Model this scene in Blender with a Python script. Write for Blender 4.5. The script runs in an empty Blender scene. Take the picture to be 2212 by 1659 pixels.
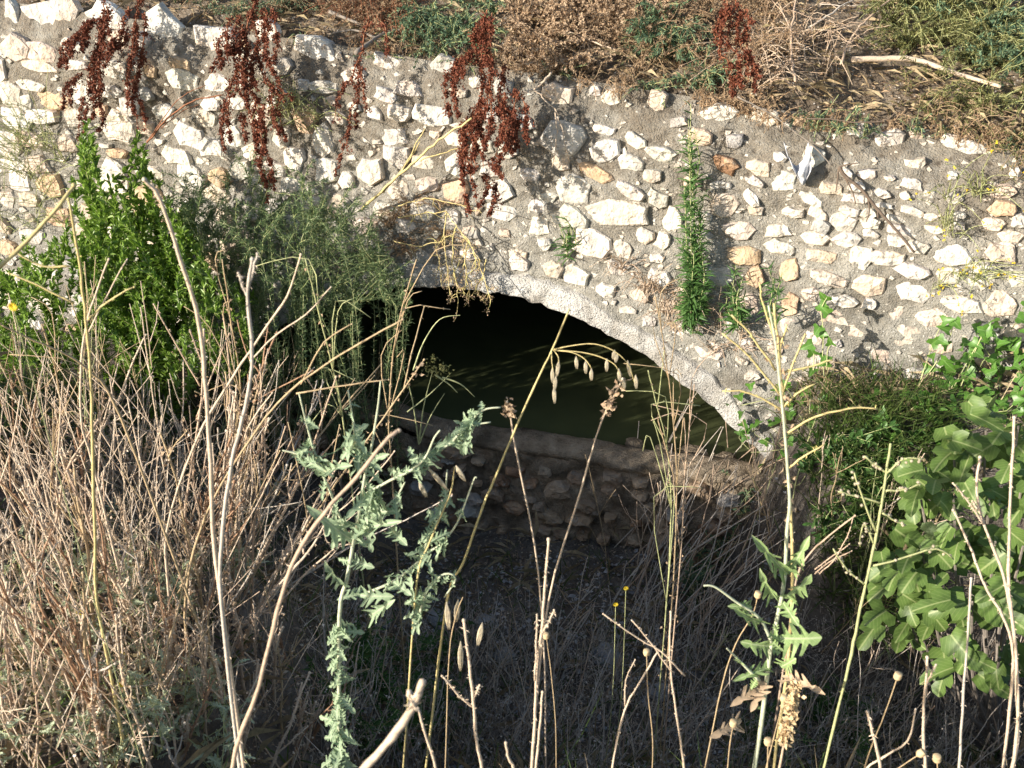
import bpy, math, random
import numpy as np
from mathutils import Vector, Matrix
random.seed(7); rng = np.random.default_rng(7)
SC = bpy.context.scene; COL = SC.collection
rad = math.radians
# ---------------------------------------------------------------- camera
PITCH = rad(28); CAMZ = 2.74; LENS = 34.0
cam_d = bpy.data.cameras.new('camera'); cam = bpy.data.objects.new('camera', cam_d); COL.objects.link(cam)
cam.location = (0, 0, CAMZ); cam.rotation_euler = (math.pi/2 - PITCH, 0, 0)
cam_d.lens = LENS; cam_d.sensor_width = 36; cam_d.clip_end = 400; cam_d.clip_start = .05
cam_d.dof.use_dof = True; cam_d.dof.focus_distance = 4.9; cam_d.dof.aperture_fstop = 9
SC.camera = cam
# ---------------------------------------------------------------- sky and sun
SUN_AZ, SUN_EL = 59.0, 17.0          # direction the light travels: degrees from +Y towards +X; elevation
wd = bpy.data.worlds.new('World'); SC.world = wd; wd.use_nodes = True
nt = wd.node_tree; sky = nt.nodes.new('ShaderNodeTexSky'); sky.sky_type = 'NISHITA'; sky.sun_disc = False
sky.sun_elevation = rad(SUN_EL); sky.sun_rotation = rad(SUN_AZ + 180)
nt.links.new(sky.outputs[0], nt.nodes['Background'].inputs[0]); nt.nodes['Background'].inputs[1].default_value = .125
sd = bpy.data.lights.new('sun', 'SUN'); sd.energy = 5.0; sd.angle = rad(.5); sd.color = (1, .93, .82)
sun = bpy.data.objects.new('sun', sd); COL.objects.link(sun); sun.location = (-6, -4, 6)
SUNV = Vector((math.sin(rad(SUN_AZ))*math.cos(rad(SUN_EL)), math.cos(rad(SUN_AZ))*math.cos(rad(SUN_EL)), -math.sin(rad(SUN_EL))))
sun.rotation_euler = SUNV.to_track_quat('-Z', 'Y').to_euler()
SC.view_settings.view_transform = 'Standard'; SC.view_settings.look = 'None'
SC.view_settings.exposure = .85; SC.view_settings.gamma = 1
# ---------------------------------------------------------------- geometry of the place
f_px = LENS/36*2212
Cc = np.array([0, 0, CAMZ])
Fv = np.array([0, math.cos(PITCH), -math.sin(PITCH)]); Uv = np.array([0, math.sin(PITCH), math.cos(PITCH)]); Rv = np.array([1., 0, 0])
YAW, BAT = rad(16), rad(5)
Dw = np.array([math.cos(YAW), -math.sin(YAW), 0]); Nh = np.array([-math.sin(YAW), -math.cos(YAW), 0])
Tw = np.array([0, 0, 1])*math.cos(BAT) - Nh*math.sin(BAT); Nw = np.cross(Dw, Tw); Ow = np.array([0, 4.55, 0])
def ray(px, py): return Fv + Rv*(px-1106)/f_px - Uv*(py-829.5)/f_px
def at(px, py, Y): r = ray(px, py); return Cc + r*(Y/r[1])          # the point seen there at ground distance Y
def st(px, py, n=0):
    r = ray(px, py); k = np.dot(Ow + Nw*n - Cc, Nw)/np.dot(r, Nw); p = Cc + r*k - Ow
    return float(np.dot(p, Dw)), float(np.dot(p, Tw))
def ss(x): x = np.clip(x, 0, 1); return x*x*(3-2*x)
TOPS = [-9, -2.9, -2.62, -1.66, -1.09, -.42, .16, .91, 1.33, 1.74, 2.22, 9]
TOPT = [2.5, 2.12, 2.1, 2.02, 1.99, 1.92, 1.89, 1.81, 1.77, 1.74, 1.7, 1.35]
def ttop(s): return np.interp(s, TOPS, TOPT)
def arch(s): return .83 - .285*(s+.25)**2                              # underside of the arch on the wall face
def wob(a, b, k=1.0, ph=0.0):                                          # cheap smooth noise in -1..1
    return (np.sin(a*2.1*k+ph+1.3*np.sin(b*1.7*k+ph))+np.sin(b*2.9*k+ph*1.7+1.1*np.sin(a*2.3*k-ph))+.6*np.sin((a+b)*5.3*k+ph)+.4*np.sin((a-b*1.3)*9.1*k+2*ph))/3
def wall_n(s, t):                                                      # relief of the wall face
    e = np.clip((t-(ttop(s)-.3))/.3, 0, 1)
    return .035*wob(s, t, .9) - .16*e*e*(.6+.6*ss((s-.2)/1.2))
def wp(s, t, n=0): return Ow + Dw*s + Tw*t + Nw*n
def wallpt(px, py, n=0):
    s, t = st(px, py, n); return wp(s, t, n)
def terrace(x, y):                                                     # earth slope above the wall
    s = (x-Ow[0])*Dw[0] + (y-Ow[1])*Dw[1]; tt = ttop(s)
    d = -((x-Ow[0])*Nh[0] + (y-Ow[1])*Nh[1]) - tt*math.sin(BAT) - .1
    d = np.maximum(d, 0)
    return tt*math.cos(BAT) - .05 + .5*d - .18*np.maximum(d-3, 0) + .06*wob(x, y, 1.6, 2.)*np.minimum(1, d*3) + .015*wob(x, y, 7, 1.)
def ground(x, y):                                                      # near bank, ditch and ledge, plus an unseen shading ridge
    zb = -.6
    near = zb + 1.62*ss((3.35-y)/2.6)*(1-.4*ss((-1.3-x)/1.2))  # lowered at the far left, out of view, to let sun onto the thicket
    left = zb + 1.68*ss((-.3-x)/2.1)*(1-.42*ss((y-3.3)/1.1))*(1-.5*ss((1.9-y)/.9))  # ridge left of the view, shaped to cast shade into the ditch
    right = zb + 1.28*ss((x-1.0)/.5)*ss((y-2.95)/.75) + .5*ss((x-1.9)/1.2)*ss((y-1.6)/1.2)
    mound = zb + 1.4*ss((.0-x)/1.1)*ss((4.0-y)/1.6)*(1-.25*ss((-1.6-x)/.8))
    k = 9.0
    h = np.log(np.exp(k*near)+np.exp(k*left)+np.exp(k*right)+np.exp(k*mound))/k - .09
    h = h + .05*wob(x, y, 1.3, .5) + .02*wob(x, y, 5, 1.)
    behind = -((x-Ow[0])*Nh[0] + (y-Ow[1])*Nh[1])
    return np.where(behind > .1, -.75, h)
def gpt(x, y): return np.array([x, y, float(ground(np.float64(x), np.float64(y)))])
def ghit(px, py, fn=ground, y0=.6, y1=9):
    r = ray(px, py)
    Y = np.arange(y0, y1, .02); P = Cc + r*(Y/r[1])[:, None]; k = np.argmax(P[:, 2] < fn(P[:, 0], P[:, 1]))
    return P[k] if k else Cc + r*(y1/r[1])
def thit(px, py):
    s, t = st(px, py)
    if t < float(ttop(s))-.03: return wp(s, t, .02)
    return ghit(px, py, terrace, 3.4, 12)
# zoom windows used when measuring the photograph: offset of each
ZO = dict(A=(0, 0), B=(713.2, 0), C=(1443.9, 0), D=(0, 521.2), E=(713.2, 521.2), F=(1443.9, 521.2), G=(0, 1083), H=(713.2, 1083), I=(1443.9, 1083))
def z(w, x, y): return ZO[w][0]+x*.3473, ZO[w][1]+y*.3473
# ---------------------------------------------------------------- mesh helpers
class MB:
    def __init__(s): s.v = []; s.f = []; s.n = 0
    def add(s, v, *faces):
        v = np.asarray(v, float).reshape(-1, 3); s.v.append(v)
        for fa in faces: s.f.append(np.asarray(fa, int)+s.n)
        s.n += len(v)
    def tube(s, pts, r0, r1=None, k=5, cap=True):
        p = np.asarray(pts, float); m = len(p)
        if m < 2: return
        r = np.linspace(r0, r0 if r1 is None else r1, m) if np.isscalar(r0) else np.asarray(r0)
        t = np.gradient(p, axis=0); t /= np.linalg.norm(t, axis=1)[:, None]+1e-9
        a = np.array([0, 0, 1.]) if abs(t[:, 2].mean()) < .8 else np.array([1., 0, 0])
        u = np.cross(t, a); u /= np.linalg.norm(u, axis=1)[:, None]+1e-9; w = np.cross(t, u)
        th = np.arange(k)*2*math.pi/k
        v = p[:, None, :] + r[:, None, None]*(np.cos(th)[None, :, None]*u[:, None, :]+np.sin(th)[None, :, None]*w[:, None, :])
        i, j = np.meshgrid(np.arange(m-1), np.arange(k), indexing='ij'); j2 = (j+1) % k
        q = np.stack([i*k+j, i*k+j2, (i+1)*k+j2, (i+1)*k+j], -1).reshape(-1, 4)
        fs = [q]
        if cap: fs += [np.arange(k)[::-1][None]+(0), (np.arange(k)+(m-1)*k)[None]]
        s.add(v.reshape(-1, 3), *fs)
    def leaves(s, P, D, U, L, W, tpl):
        tv, tf = tpl; P = np.asarray(P, float).reshape(-1, 3); n = len(P)
        if n == 0: return
        D = np.asarray(D, float).reshape(-1, 3); D = D/(np.linalg.norm(D, axis=1)[:, None]+1e-9)
        U = np.broadcast_to(np.asarray(U, float).reshape(-1, 3), D.shape)
        S = np.cross(D, U); S /= np.linalg.norm(S, axis=1)[:, None]+1e-9; N = np.cross(S, D)
        L = np.broadcast_to(L, n)[:, None, None]; W = np.broadcast_to(W, n)[:, None, None]
        v = P[:, None]+tv[None, :, :1]*W*S[:, None]+tv[None, :, 1:2]*L*D[:, None]+tv[None, :, 2:]*L*N[:, None]
        k = len(tv)
        fs = [(np.asarray(g)[None]+np.arange(n)[:, None, None]*k).reshape(-1, len(g[0])) for g in tf]
        s.add(v.reshape(-1, 3), *fs)
    def build(s, name, mat, parent=None, smooth=False, loc=None):
        me = bpy.data.meshes.new(name)
        if s.n:
            v = np.concatenate(s.v)
            if loc is not None: v = v-np.asarray(loc)
            me.vertices.add(len(v)); me.vertices.foreach_set('co', v.astype(np.float32).ravel())
            tot = np.concatenate([np.full(len(f), f.shape[1]) for f in s.f]); lp = np.concatenate([f.ravel() for f in s.f])
            me.loops.add(len(lp)); me.loops.foreach_set('vertex_index', lp.astype(np.int32))
            me.polygons.add(len(tot)); me.polygons.foreach_set('loop_start', np.concatenate([[0], np.cumsum(tot)[:-1]]).astype(np.int32))
            me.polygons.foreach_set('loop_total', tot.astype(np.int32))
            me.polygons.foreach_set('use_smooth', np.full(len(tot), smooth)); me.update(calc_edges=True); me.validate()
        me.materials.append(mat)
        o = bpy.data.objects.new(name, me); COL.objects.link(o)
        if loc is not None: o.location = loc
        if parent is not None: o.parent = parent
        return o
def tag(o, label=None, cat=None, group=None, kind=None):
    for k, v in (('label', label), ('category', cat), ('group', group), ('kind', kind)):
        if v: o[k] = v
    return o
def thing(name, loc, label, cat, group=None):
    o = bpy.data.objects.new(name, None); COL.objects.link(o); o.location = [float(c) for c in loc]; o.empty_display_size = .05
    return tag(o, label, cat, group)
def part(mb, name, mat, root, smooth=False):                           # world-space mesh becomes a child of the thing
    return mb.build(name, mat, root, smooth, loc=None) if root is None else _part(mb, name, mat, root, smooth)
STUFF = {'foliage', 'flowers', 'seeds', 'seed_spike', 'dried_bracts', 'buds', 'seed_head', 'seed_husks', 'flower_clusters', 'petals', 'stems'}
def _part(mb, name, mat, root, smooth):
    org = np.array(root.location) if root.parent is None else np.array(root.parent.location)
    if mb.v: mb.v = [v-org for v in mb.v]
    o = mb.build(name, mat, root, smooth)
    if name in STUFF: o['kind'] = 'stuff'
    return o
def tpl_half(mid, mar, fold=.15, curl=.15):
    """leaf blade from midrib stations and margin points, mirrored"""
    k = len(mid); v = []
    def zz(x, y): return fold*abs(x) - curl*y*y
    for y in mid: v.append((0, y, zz(0, y)))
    for x, y in mar: v.append((x, y, zz(x, y)))
    for x, y in mar: v.append((-x, y, zz(x, y)))
    q = [(i, k+i, k+i+1, i+1) for i in range(k-1)] + [(i+1, 2*k+i+1, 2*k+i, i) for i in range(k-1)]
    return np.array(v, float), [q]
BLADE = (np.array([(0, 0, 0), (.5, .45, .1), (0, 1, -.12), (-.5, .45, .1), (0, .5, -.02)], float), [[(0, 1, 4), (1, 2, 4), (2, 3, 4), (3, 0, 4)]])
GRASS = (np.array([(-.5, 0, 0), (.5, 0, 0), (.45, .4, .06), (-.45, .4, .06), (.3, .75, .0), (-.3, .75, 0), (0, 1, -.14)], float), [[(0, 1, 2, 3), (3, 2, 4, 5)], [(5, 4, 6)]])
OVAL = tpl_half([0, .25, .55, .8, 1], [(0.02, 0), (.4, .2), (.5, .55), (.32, .83), (.02, 1)], .25, .12)
IVY = tpl_half([0, .12, .3, .5, .72, 1], [(.02, -.02), (.42, -.12), (.5, .18), (.26, .42), (.24, .62), (.01, 1)], .35, .22)
FIG = tpl_half([0, .1, .25, .42, .52, .7, .85, 1], [(.03, -.02), (.33, -.06), (.5, .25), (.46, .5), (.2, .46), (.3, .72), (.22, .92), (.02, 1)], .38, .3)
def lobed(seed, nl=3):
    r = random.Random(seed); mid, mar = [0, .05], [(.05, -.02), (.10, .04)]
    for i in range(nl):
        y = .14+.62*i/nl+r.uniform(-.015, .015); w = (.46, .5, .42, .34)[i]*r.uniform(.85, 1.12); d = .56/nl
        mid += [y, y+d*.16, y+d*.36, y+d*.55, y+d*.72, y+d*.9]; mar += [(.13, y), (w*.62, y-d*.14), (w*.98, y-d*.3+r.uniform(-.03, .03)), (w, y-d*.02), (w*.55, y+d*.5), (.12, y+d*.85)]
    mid += [.84, .9, .95, 1]; mar += [(.2, .8), (.17, .9), (.09, .97), (.01, 1.02)]
    v, f = tpl_half(mid, mar, .3, .25); v[:, 2] += .035*np.sin(v[:, 1]*17+seed)*np.abs(v[:, 0])*4*np.sign(v[:, 0]); return v, f
LETTS = [lobed(k, 3 if k % 3 else 4) for k in range(6)]; LETT = LETTS[1]
# ---------------------------------------------------------------- materials
def nodes(name):
    m = bpy.data.materials.new(name); m.use_nodes = True; t = m.node_tree
    return m, t, t.nodes['Principled BSDF'], t.links.new
def N(t, kind, **kw):
    n = t.nodes.new(kind)
    for k, v in kw.items():
        if k in n.inputs: n.inputs[k].default_value = v
        else: setattr(n, k, v)
    return n
def ramp(t, fac, stops):
    r = t.nodes.new('ShaderNodeValToRGB'); e = r.color_ramp.elements
    while len(e) < len(stops): e.new(.5)
    for el, (p, c) in zip(e, stops): el.position = p; el.color = (*c, 1) if len(c) == 3 else c
    t.links.new(fac, r.inputs[0]); return r.outputs[0]
def mixc(t, fac, a, b, mode='MIX'):
    n = t.nodes.new('ShaderNodeMix'); n.data_type = 'RGBA'; n.blend_type = mode
    for i, v in ((0, fac), (6, a), (7, b)):
        if hasattr(v, 'node'): t.links.new(v, n.inputs[i])
        else: n.inputs[i].default_value = v if i == 0 else (*v, 1)
    return n.outputs[2]
def veg(name, cols, trans=.3, rough=.55, nscale=60, spec=.3, vein=None):
    m, t, b, ln = nodes(name); g = N(t, 'ShaderNodeNewGeometry')
    k = len(cols); c = ramp(t, g.outputs['Random Per Island'], [(i/max(1, k-1), x) for i, x in enumerate(cols)])
    nz = N(t, 'ShaderNodeTexNoise', Scale=nscale, Detail=3.); ln(g.outputs['Position'], nz.inputs['Vector'])
    c = mixc(t, .55, c, ramp(t, nz.outputs[0], [(.3, (.45, .45, .45)), (.7, (1.25, 1.2, 1.15))]), 'MULTIPLY')
    if vein:
        at_ = N(t, 'ShaderNodeAttribute', attribute_name='leafxy'); sp = N(t, 'ShaderNodeSeparateXYZ'); ln(at_.outputs['Vector'], sp.inputs[0])
        ab = N(t, 'ShaderNodeMath', operation='ABSOLUTE'); ln(sp.outputs[0], ab.inputs[0])
        mr = ramp(t, ab.outputs[0], [(.018, (.8, .8, .8)), (.04, (0, 0, 0))])
        m1 = N(t, 'ShaderNodeMath', operation='MULTIPLY_ADD'); ln(ab.outputs[0], m1.inputs[0]); m1.inputs[1].default_value = -1.1; ln(sp.outputs[1], m1.inputs[2])
        m2 = N(t, 'ShaderNodeMath', operation='MULTIPLY'); ln(m1.outputs[0], m2.inputs[0]); m2.inputs[1].default_value = 6.5
        m3 = N(t, 'ShaderNodeMath', operation='FRACT'); ln(m2.outputs[0], m3.inputs[0])
        sv_ = ramp(t, m3.outputs[0], [(0., (.45, .45, .45)), (.09, (0, 0, 0)), (.93, (0, 0, 0)), (1., (.45, .45, .45))])
        c = mixc(t, mixc(t, 1., mr, sv_, 'ADD'), c, vein)
    ln(c, b.inputs['Base Color']); b.inputs['Roughness'].default_value = rough; b.inputs['Specular IOR Level'].default_value = spec
    if trans:
        tr = N(t, 'ShaderNodeBsdfTranslucent'); ln(c, tr.inputs[0]); mx = N(t, 'ShaderNodeMixShader'); mx.inputs[0].default_value = trans
        ln(b.outputs[0], mx.inputs[1]); ln(tr.outputs[0], mx.inputs[2]); ln(mx.outputs[0], t.nodes['Material Output'].inputs[0])
    return m
M = {}
M['straw'] = veg('straw', [(.50, .38, .20), (.58, .47, .30), (.42, .30, .17), (.62, .53, .38)], 0, .7, 90)
M['stalk'] = veg('dry_stalk', [(.56, .43, .31), (.68, .56, .43), (.46, .32, .22), (.72, .63, .51)], 0, .75, 120)
M['pale'] = veg('pale_stalk', [(.68, .56, .42), (.62, .48, .35), (.72, .62, .50)], 0, .75, 140)
M['grey'] = veg('grey_stalk', [(.50, .43, .36), (.58, .51, .43), (.40, .34, .28)], 0, .8, 120)
M['twigbrown'] = veg('brown_stalk', [(.30, .17, .10), (.38, .23, .14), (.24, .14, .085)], 0, .75, 120)
M['yellow'] = veg('yellow_stem', [(.60, .48, .17), (.62, .50, .24), (.50, .46, .16)], 0, .6, 90)
M['greenstem'] = veg('green_stem', [(.36, .42, .17), (.45, .46, .22), (.40, .45, .25)], 0, .6, 90)
M['twig'] = veg('dark_twig', [(.10, .075, .055), (.16, .12, .09), (.12, .09, .07)], 0, .8, 90)
M['bark'] = veg('grey_bark', [(.23, .20, .17), (.28, .24, .20)], 0, .85, 60)
M['rust'] = veg('rust_seed', [(.155, .042, .022), (.20, .06, .03), (.115, .032, .019), (.25, .09, .045)], .12, .8, 200)
M['ruststem'] = veg('rust_stem', [(.24, .09, .045), (.32, .14, .07)], 0, .7, 90)
M['bright'] = veg('bright_leaf', [(.16, .28, .035), (.22, .36, .05), (.28, .42, .08), (.11, .20, .03)], .35, .4, 40, .4)
M['feather'] = veg('feather_leaf', [(.14, .21, .09), (.19, .27, .12), (.24, .32, .16), (.10, .16, .07)], .25, .55, 60)
M['flea'] = veg('fleabane_leaf', [(.06, .14, .035), (.09, .19, .05), (.12, .22, .06)], .25, .5, 60)
M['blue'] = veg('bluegreen_leaf', [(.12, .20, .12), (.16, .25, .15), (.10, .17, .09), (.22, .28, .15)], .25, .6, 60)
M['olive'] = veg('olive_leaf', [(.17, .18, .06), (.23, .23, .09), (.13, .15, .05), (.28, .25, .11)], .25, .6, 60)
M['lett'] = veg('lettuce_leaf', [(.27, .38, .24), (.33, .44, .27), (.24, .34, .21)], .3, .55, 50, .3, (.5, .56, .38))
M['lettstem'] = veg('lettuce_stem', [(.50, .55, .36), (.56, .58, .42)], 0, .55, 70)
M['lettfresh'] = veg('fresh_lettuce_leaf', [(.26, .40, .14), (.32, .45, .18), (.23, .36, .15)], .3, .5, 50, .3, (.52, .60, .34))
M['tan'] = veg('tan_leaf', [(.50, .36, .23), (.58, .44, .30), (.40, .27, .17)], .25, .75, 60)
M['fig'] = veg('fig_leaf', [(.14, .23, .05), (.19, .28, .065), (.11, .19, .045), (.23, .31, .09)], .3, .45, 25, .35, (.34, .40, .16))
M['ivy'] = veg('ivy_leaf', [(.08, .20, .03), (.12, .27, .04), (.06, .15, .03)], .3, .38, 50, .4, (.2, .33, .1))
M['grass'] = veg('grass', [(.06, .11, .025), (.09, .15, .035), (.13, .17, .05), (.05, .085, .02)], .3, .5, 50)
M['drygrass'] = veg('dry_grass', [(.40, .31, .18), (.50, .40, .25), (.33, .25, .15), (.28, .24, .13)], .15, .75, 80)
M['husk'] = veg('oat_husk', [(.62, .54, .38), (.68, .60, .45)], .35, .6, 90)
M['litter'] = veg('litter', [(.32, .25, .18), (.44, .35, .26), (.23, .18, .13), (.52, .44, .34)], .1, .8, 80)
M['flower'] = veg('yellow_flower', [(.80, .58, .03), (.85, .66, .05)], .2, .6, 50)
M['capsule'] = veg('seed_capsule', [(.55, .40, .22), (.62, .48, .29)], 0, .75, 120)
M['gravel'] = veg('gravel_chip', [(.30, .30, .31), (.42, .42, .43), (.22, .22, .22), (.5, .49, .47)], 0, .9, 60)
M['thatch'] = veg('brown_brush', [(.30, .19, .11), (.40, .28, .17), (.50, .37, .24), (.22, .14, .085)], .15, .8, 90)

def stone_mat():
    m, t, b, ln = nodes('limestone'); g = N(t, 'ShaderNodeNewGeometry'); oi = N(t, 'ShaderNodeObjectInfo'); P = g.outputs['Position']
    n1 = N(t, 'ShaderNodeTexNoise', Scale=14., Detail=6.); n2 = N(t, 'ShaderNodeTexNoise', Scale=55., Detail=5.); n3 = N(t, 'ShaderNodeTexNoise', Scale=7., Detail=4.)
    for n in (n1, n2, n3): ln(P, n.inputs['Vector'])
    c = mixc(t, 1., oi.outputs['Color'], ramp(t, n1.outputs[0], [(.28, (.62, .58, .54)), (.5, (.95, .93, .9)), (.75, (1.12, 1.1, 1.06))]), 'MULTIPLY')
    c = mixc(t, ramp(t, n3.outputs[0], [(.55, (0, 0, 0)), (.70, (.6, .6, .6))]), c, (.60, .42, .27), 'MIX')
    n4 = N(t, 'ShaderNodeTexNoise', Scale=24., Detail=6., Roughness=.7); ln(P, n4.inputs['Vector'])
    c = mixc(t, ramp(t, n4.outputs[0], [(.55, (0, 0, 0)), (.66, (.7, .7, .7))]), c, (.33, .305, .27), 'MIX')
    c = mixc(t, ramp(t, n2.outputs[0], [(.60, (0, 0, 0)), (.74, (.75, .75, .75))]), c, (.20, .17, .14), 'MIX')
    ln(c, b.inputs['Base Color']); b.inputs['Roughness'].default_value = .9; b.inputs['Specular IOR Level'].default_value = .2
    bu = N(t, 'ShaderNodeBump', Strength=.55, Distance=.02); ln(n2.outputs[0], bu.inputs['Height'])
    bu2 = N(t, 'ShaderNodeBump', Strength=.6, Distance=.05); ln(n1.outputs[0], bu2.inputs['Height']); ln(bu.outputs[0], bu2.inputs['Normal']); ln(bu2.outputs[0], b.inputs['Normal'])
    return m
def rough_mat(name, stops, scale, speck=None, dark=None, bump=.6, dist=.03, rough=.92, coarse=5., crust=None):
    m, t, b, ln = nodes(name); g = N(t, 'ShaderNodeNewGeometry'); P = g.outputs['Position']
    n1 = N(t, 'ShaderNodeTexNoise', Scale=scale, Detail=8., Roughness=.65); n2 = N(t, 'ShaderNodeTexNoise', Scale=scale*7, Detail=5.); n3 = N(t, 'ShaderNodeTexNoise', Scale=coarse, Detail=5.)
    for n in (n1, n2, n3): ln(P, n.inputs['Vector'])
    c = ramp(t, n1.outputs[0], stops)
    if speck:
        v = N(t, 'ShaderNodeTexVoronoi', Scale=speck[0]); ln(P, v.inputs['Vector'])
        c = mixc(t, ramp(t, v.outputs['Distance'], [(speck[1], (1, 1, 1)), (speck[1]+.06, (0, 0, 0))]), c, speck[2])
    if dark: c = mixc(t, ramp(t, n3.outputs[0], [(dark[0], (0, 0, 0)), (dark[0]+.16, (dark[1],)*3)]), c, dark[2])
    if crust:                                                          # brown lichen crust with dark spots near the weathered top of the wall
        sp = N(t, 'ShaderNodeSeparateXYZ'); ln(P, sp.inputs[0]); mr = N(t, 'ShaderNodeMapRange'); ln(sp.outputs[2], mr.inputs[0]); mr.inputs[1].default_value = crust[0]; mr.inputs[2].default_value = crust[1]
        n5 = N(t, 'ShaderNodeTexNoise', Scale=9., Detail=7., Roughness=.7); ln(P, n5.inputs['Vector'])
        mm = N(t, 'ShaderNodeMath', operation='MULTIPLY'); ln(mr.outputs[0], mm.inputs[0]); ln(ramp(t, n5.outputs[0], [(.36, (.15, .15, .15)), (.58, (1, 1, 1))]), mm.inputs[1])
        m4 = N(t, 'ShaderNodeMath', operation='MULTIPLY'); ln(mm.outputs[0], m4.inputs[0]); m4.inputs[1].default_value = .8; c = mixc(t, m4.outputs[0], c, (.19, .155, .115))
        v2 = N(t, 'ShaderNodeTexVoronoi', Scale=21.); ln(P, v2.inputs['Vector']); m5 = N(t, 'ShaderNodeMath', operation='MULTIPLY'); ln(mm.outputs[0], m5.inputs[0]); ln(ramp(t, v2.outputs['Distance'], [(.2, (.8, .8, .8)), (.34, (0, 0, 0))]), m5.inputs[1]); c = mixc(t, m5.outputs[0], c, (.08, .065, .05))
    ln(c, b.inputs['Base Color']); b.inputs['Roughness'].default_value = rough; b.inputs['Specular IOR Level'].default_value = .2
    bu = N(t, 'ShaderNodeBump', Strength=bump, Distance=dist); ln(n1.outputs[0], bu.inputs['Height'])
    bu2 = N(t, 'ShaderNodeBump', Strength=bump, Distance=dist*.4); ln(n2.outputs[0], bu2.inputs['Height']); ln(bu.outputs[0], bu2.inputs['Normal']); ln(bu2.outputs[0], b.inputs['Normal'])
    return m
M['stone'] = stone_mat()
M['mortar'] = rough_mat('mortar', [(.25, (.20, .185, .155)), (.5, (.325, .305, .26)), (.75, (.44, .415, .365))], 16, (48., .13, (.58, .55, .50)), (.5, .75, (.19, .165, .13)), .9, .035, .92, 2.6, (1.1, 1.62))
M['archring'] = rough_mat('lime_render', [(.25, (.36, .33, .29)), (.42, (.62, .585, .53)), (.7, (.76, .73, .67))], 15, (38., .08, (.2, .15, .12)), (.5, .6, (.3, .26, .2)), 1., .045)
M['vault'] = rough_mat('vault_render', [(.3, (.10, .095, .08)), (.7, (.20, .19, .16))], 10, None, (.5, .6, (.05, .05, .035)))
M['dam'] = rough_mat('dam_mortar', [(.3, (.20, .15, .10)), (.6, (.40, .32, .23)), (.8, (.5, .42, .32))], 15, None, (.5, .8, (.06, .05, .035)), .9, .04)
M['soil'] = rough_mat('bank_soil', [(.3, (.10, .08, .062)), (.55, (.17, .145, .12)), (.8, (.27, .24, .21))], 9, (45., .12, (.32, .29, .25)), None, .9, .05)
M['terrace'] = rough_mat('slope_soil', [(.3, (.10, .075, .052)), (.55, (.19, .15, .11)), (.8, (.30, .25, .19))], 8, (38., .11, (.50, .47, .43)), (.55, .5, (.09, .065, .045)), .9, .05)
M['rock'] = rough_mat('grey_rock', [(.3, (.22, .22, .22)), (.6, (.36, .36, .36)), (.8, (.48, .47, .46))], 12, None, None, .7, .03)
def water_mat():
    m, t, b, ln = nodes('water'); b.inputs['Base Color'].default_value = (.018, .026, .009, 1); b.inputs['Roughness'].default_value = .06; b.inputs['IOR'].default_value = 1.33
    g = N(t, 'ShaderNodeNewGeometry'); n = N(t, 'ShaderNodeTexNoise', Scale=6., Detail=2.); ln(g.outputs['Position'], n.inputs['Vector'])
    c = ramp(t, n.outputs[0], [(.35, (.085, .098, .045)), (.7, (.098, .112, .05))]); ln(c, b.inputs['Base Color'])
    bu = N(t, 'ShaderNodeBump', Strength=.04, Distance=.02); ln(n.outputs[0], bu.inputs['Height']); ln(bu.outputs[0], b.inputs['Normal']); return m
M['water'] = water_mat()
def cloth_mat():
    m, t, b, ln = nodes('rag_cloth'); b.inputs['Base Color'].default_value = (.52, .52, .54, 1); b.inputs['Roughness'].default_value = .8; return m
M['rag'] = cloth_mat()
# ================================================================ the setting
def grid(U_, V_, fn):
    u, v = np.meshgrid(U_, V_, indexing='ij'); p = fn(u, v); nu, nv = u.shape
    i, j = np.meshgrid(np.arange(nu-1), np.arange(nv-1), indexing='ij'); a = i*nv+j
    return p.reshape(-1, 3), np.stack([a, a+nv, a+nv+1, a+1], -1).reshape(-1, 4)
mb = MB(); gx = np.concatenate([[-60, -30, -15, -9], np.arange(-6, 5.01, .06), [8, 15, 30, 60]]); gy = np.concatenate([[-60, -30, -12, -5], np.arange(-3, 5.61, .06), [7, 9, 12]])
mb.add(*grid(gx, gy, lambda x, y: np.stack([x, y, ground(x, y)], -1))); tag(mb.build('ground', M['soil'], smooth=True), kind='structure')
mb = MB(); tsv = np.concatenate([[-40, -20, -10], np.arange(-5, 4.6, .07), [8, 20, 40]]); tdv = np.concatenate([np.arange(-.02, 3.5, .07), [4, 5, 7, 10, 20, 60]])
def tfn(s, d):
    base = Ow + Dw*s[..., None] + Tw*ttop(s)[..., None]; n = wall_n(s, ttop(s))-.1
    p = base - Nh*(d[..., None] - n[..., None]); p[..., 2] = np.where(d < 0, p[..., 2]-.1, terrace(p[..., 0], p[..., 1])); return p
mb.add(*grid(tsv, tdv, tfn)); tag(mb.build('slope', M['terrace'], smooth=True), kind='structure')
# water in the culvert
mb = MB(); a = wp(-2.2, 0, -.02); b = wp(1.7, 0, -.02)
q = [a, b, b-Nh*6.5, a-Nh*6.5]
for p in q: p[2] = -.035
us = np.linspace(0, 1, 30); vs = np.linspace(0, 1, 30)
mb.add(*grid(us, vs, lambda u, v: np.array(q[0])+(np.array(q[1])-q[0])*u[..., None]+(np.array(q[3])-q[0])*v[..., None])); tag(mb.build('water', M['water'], smooth=True), kind='structure')
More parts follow.
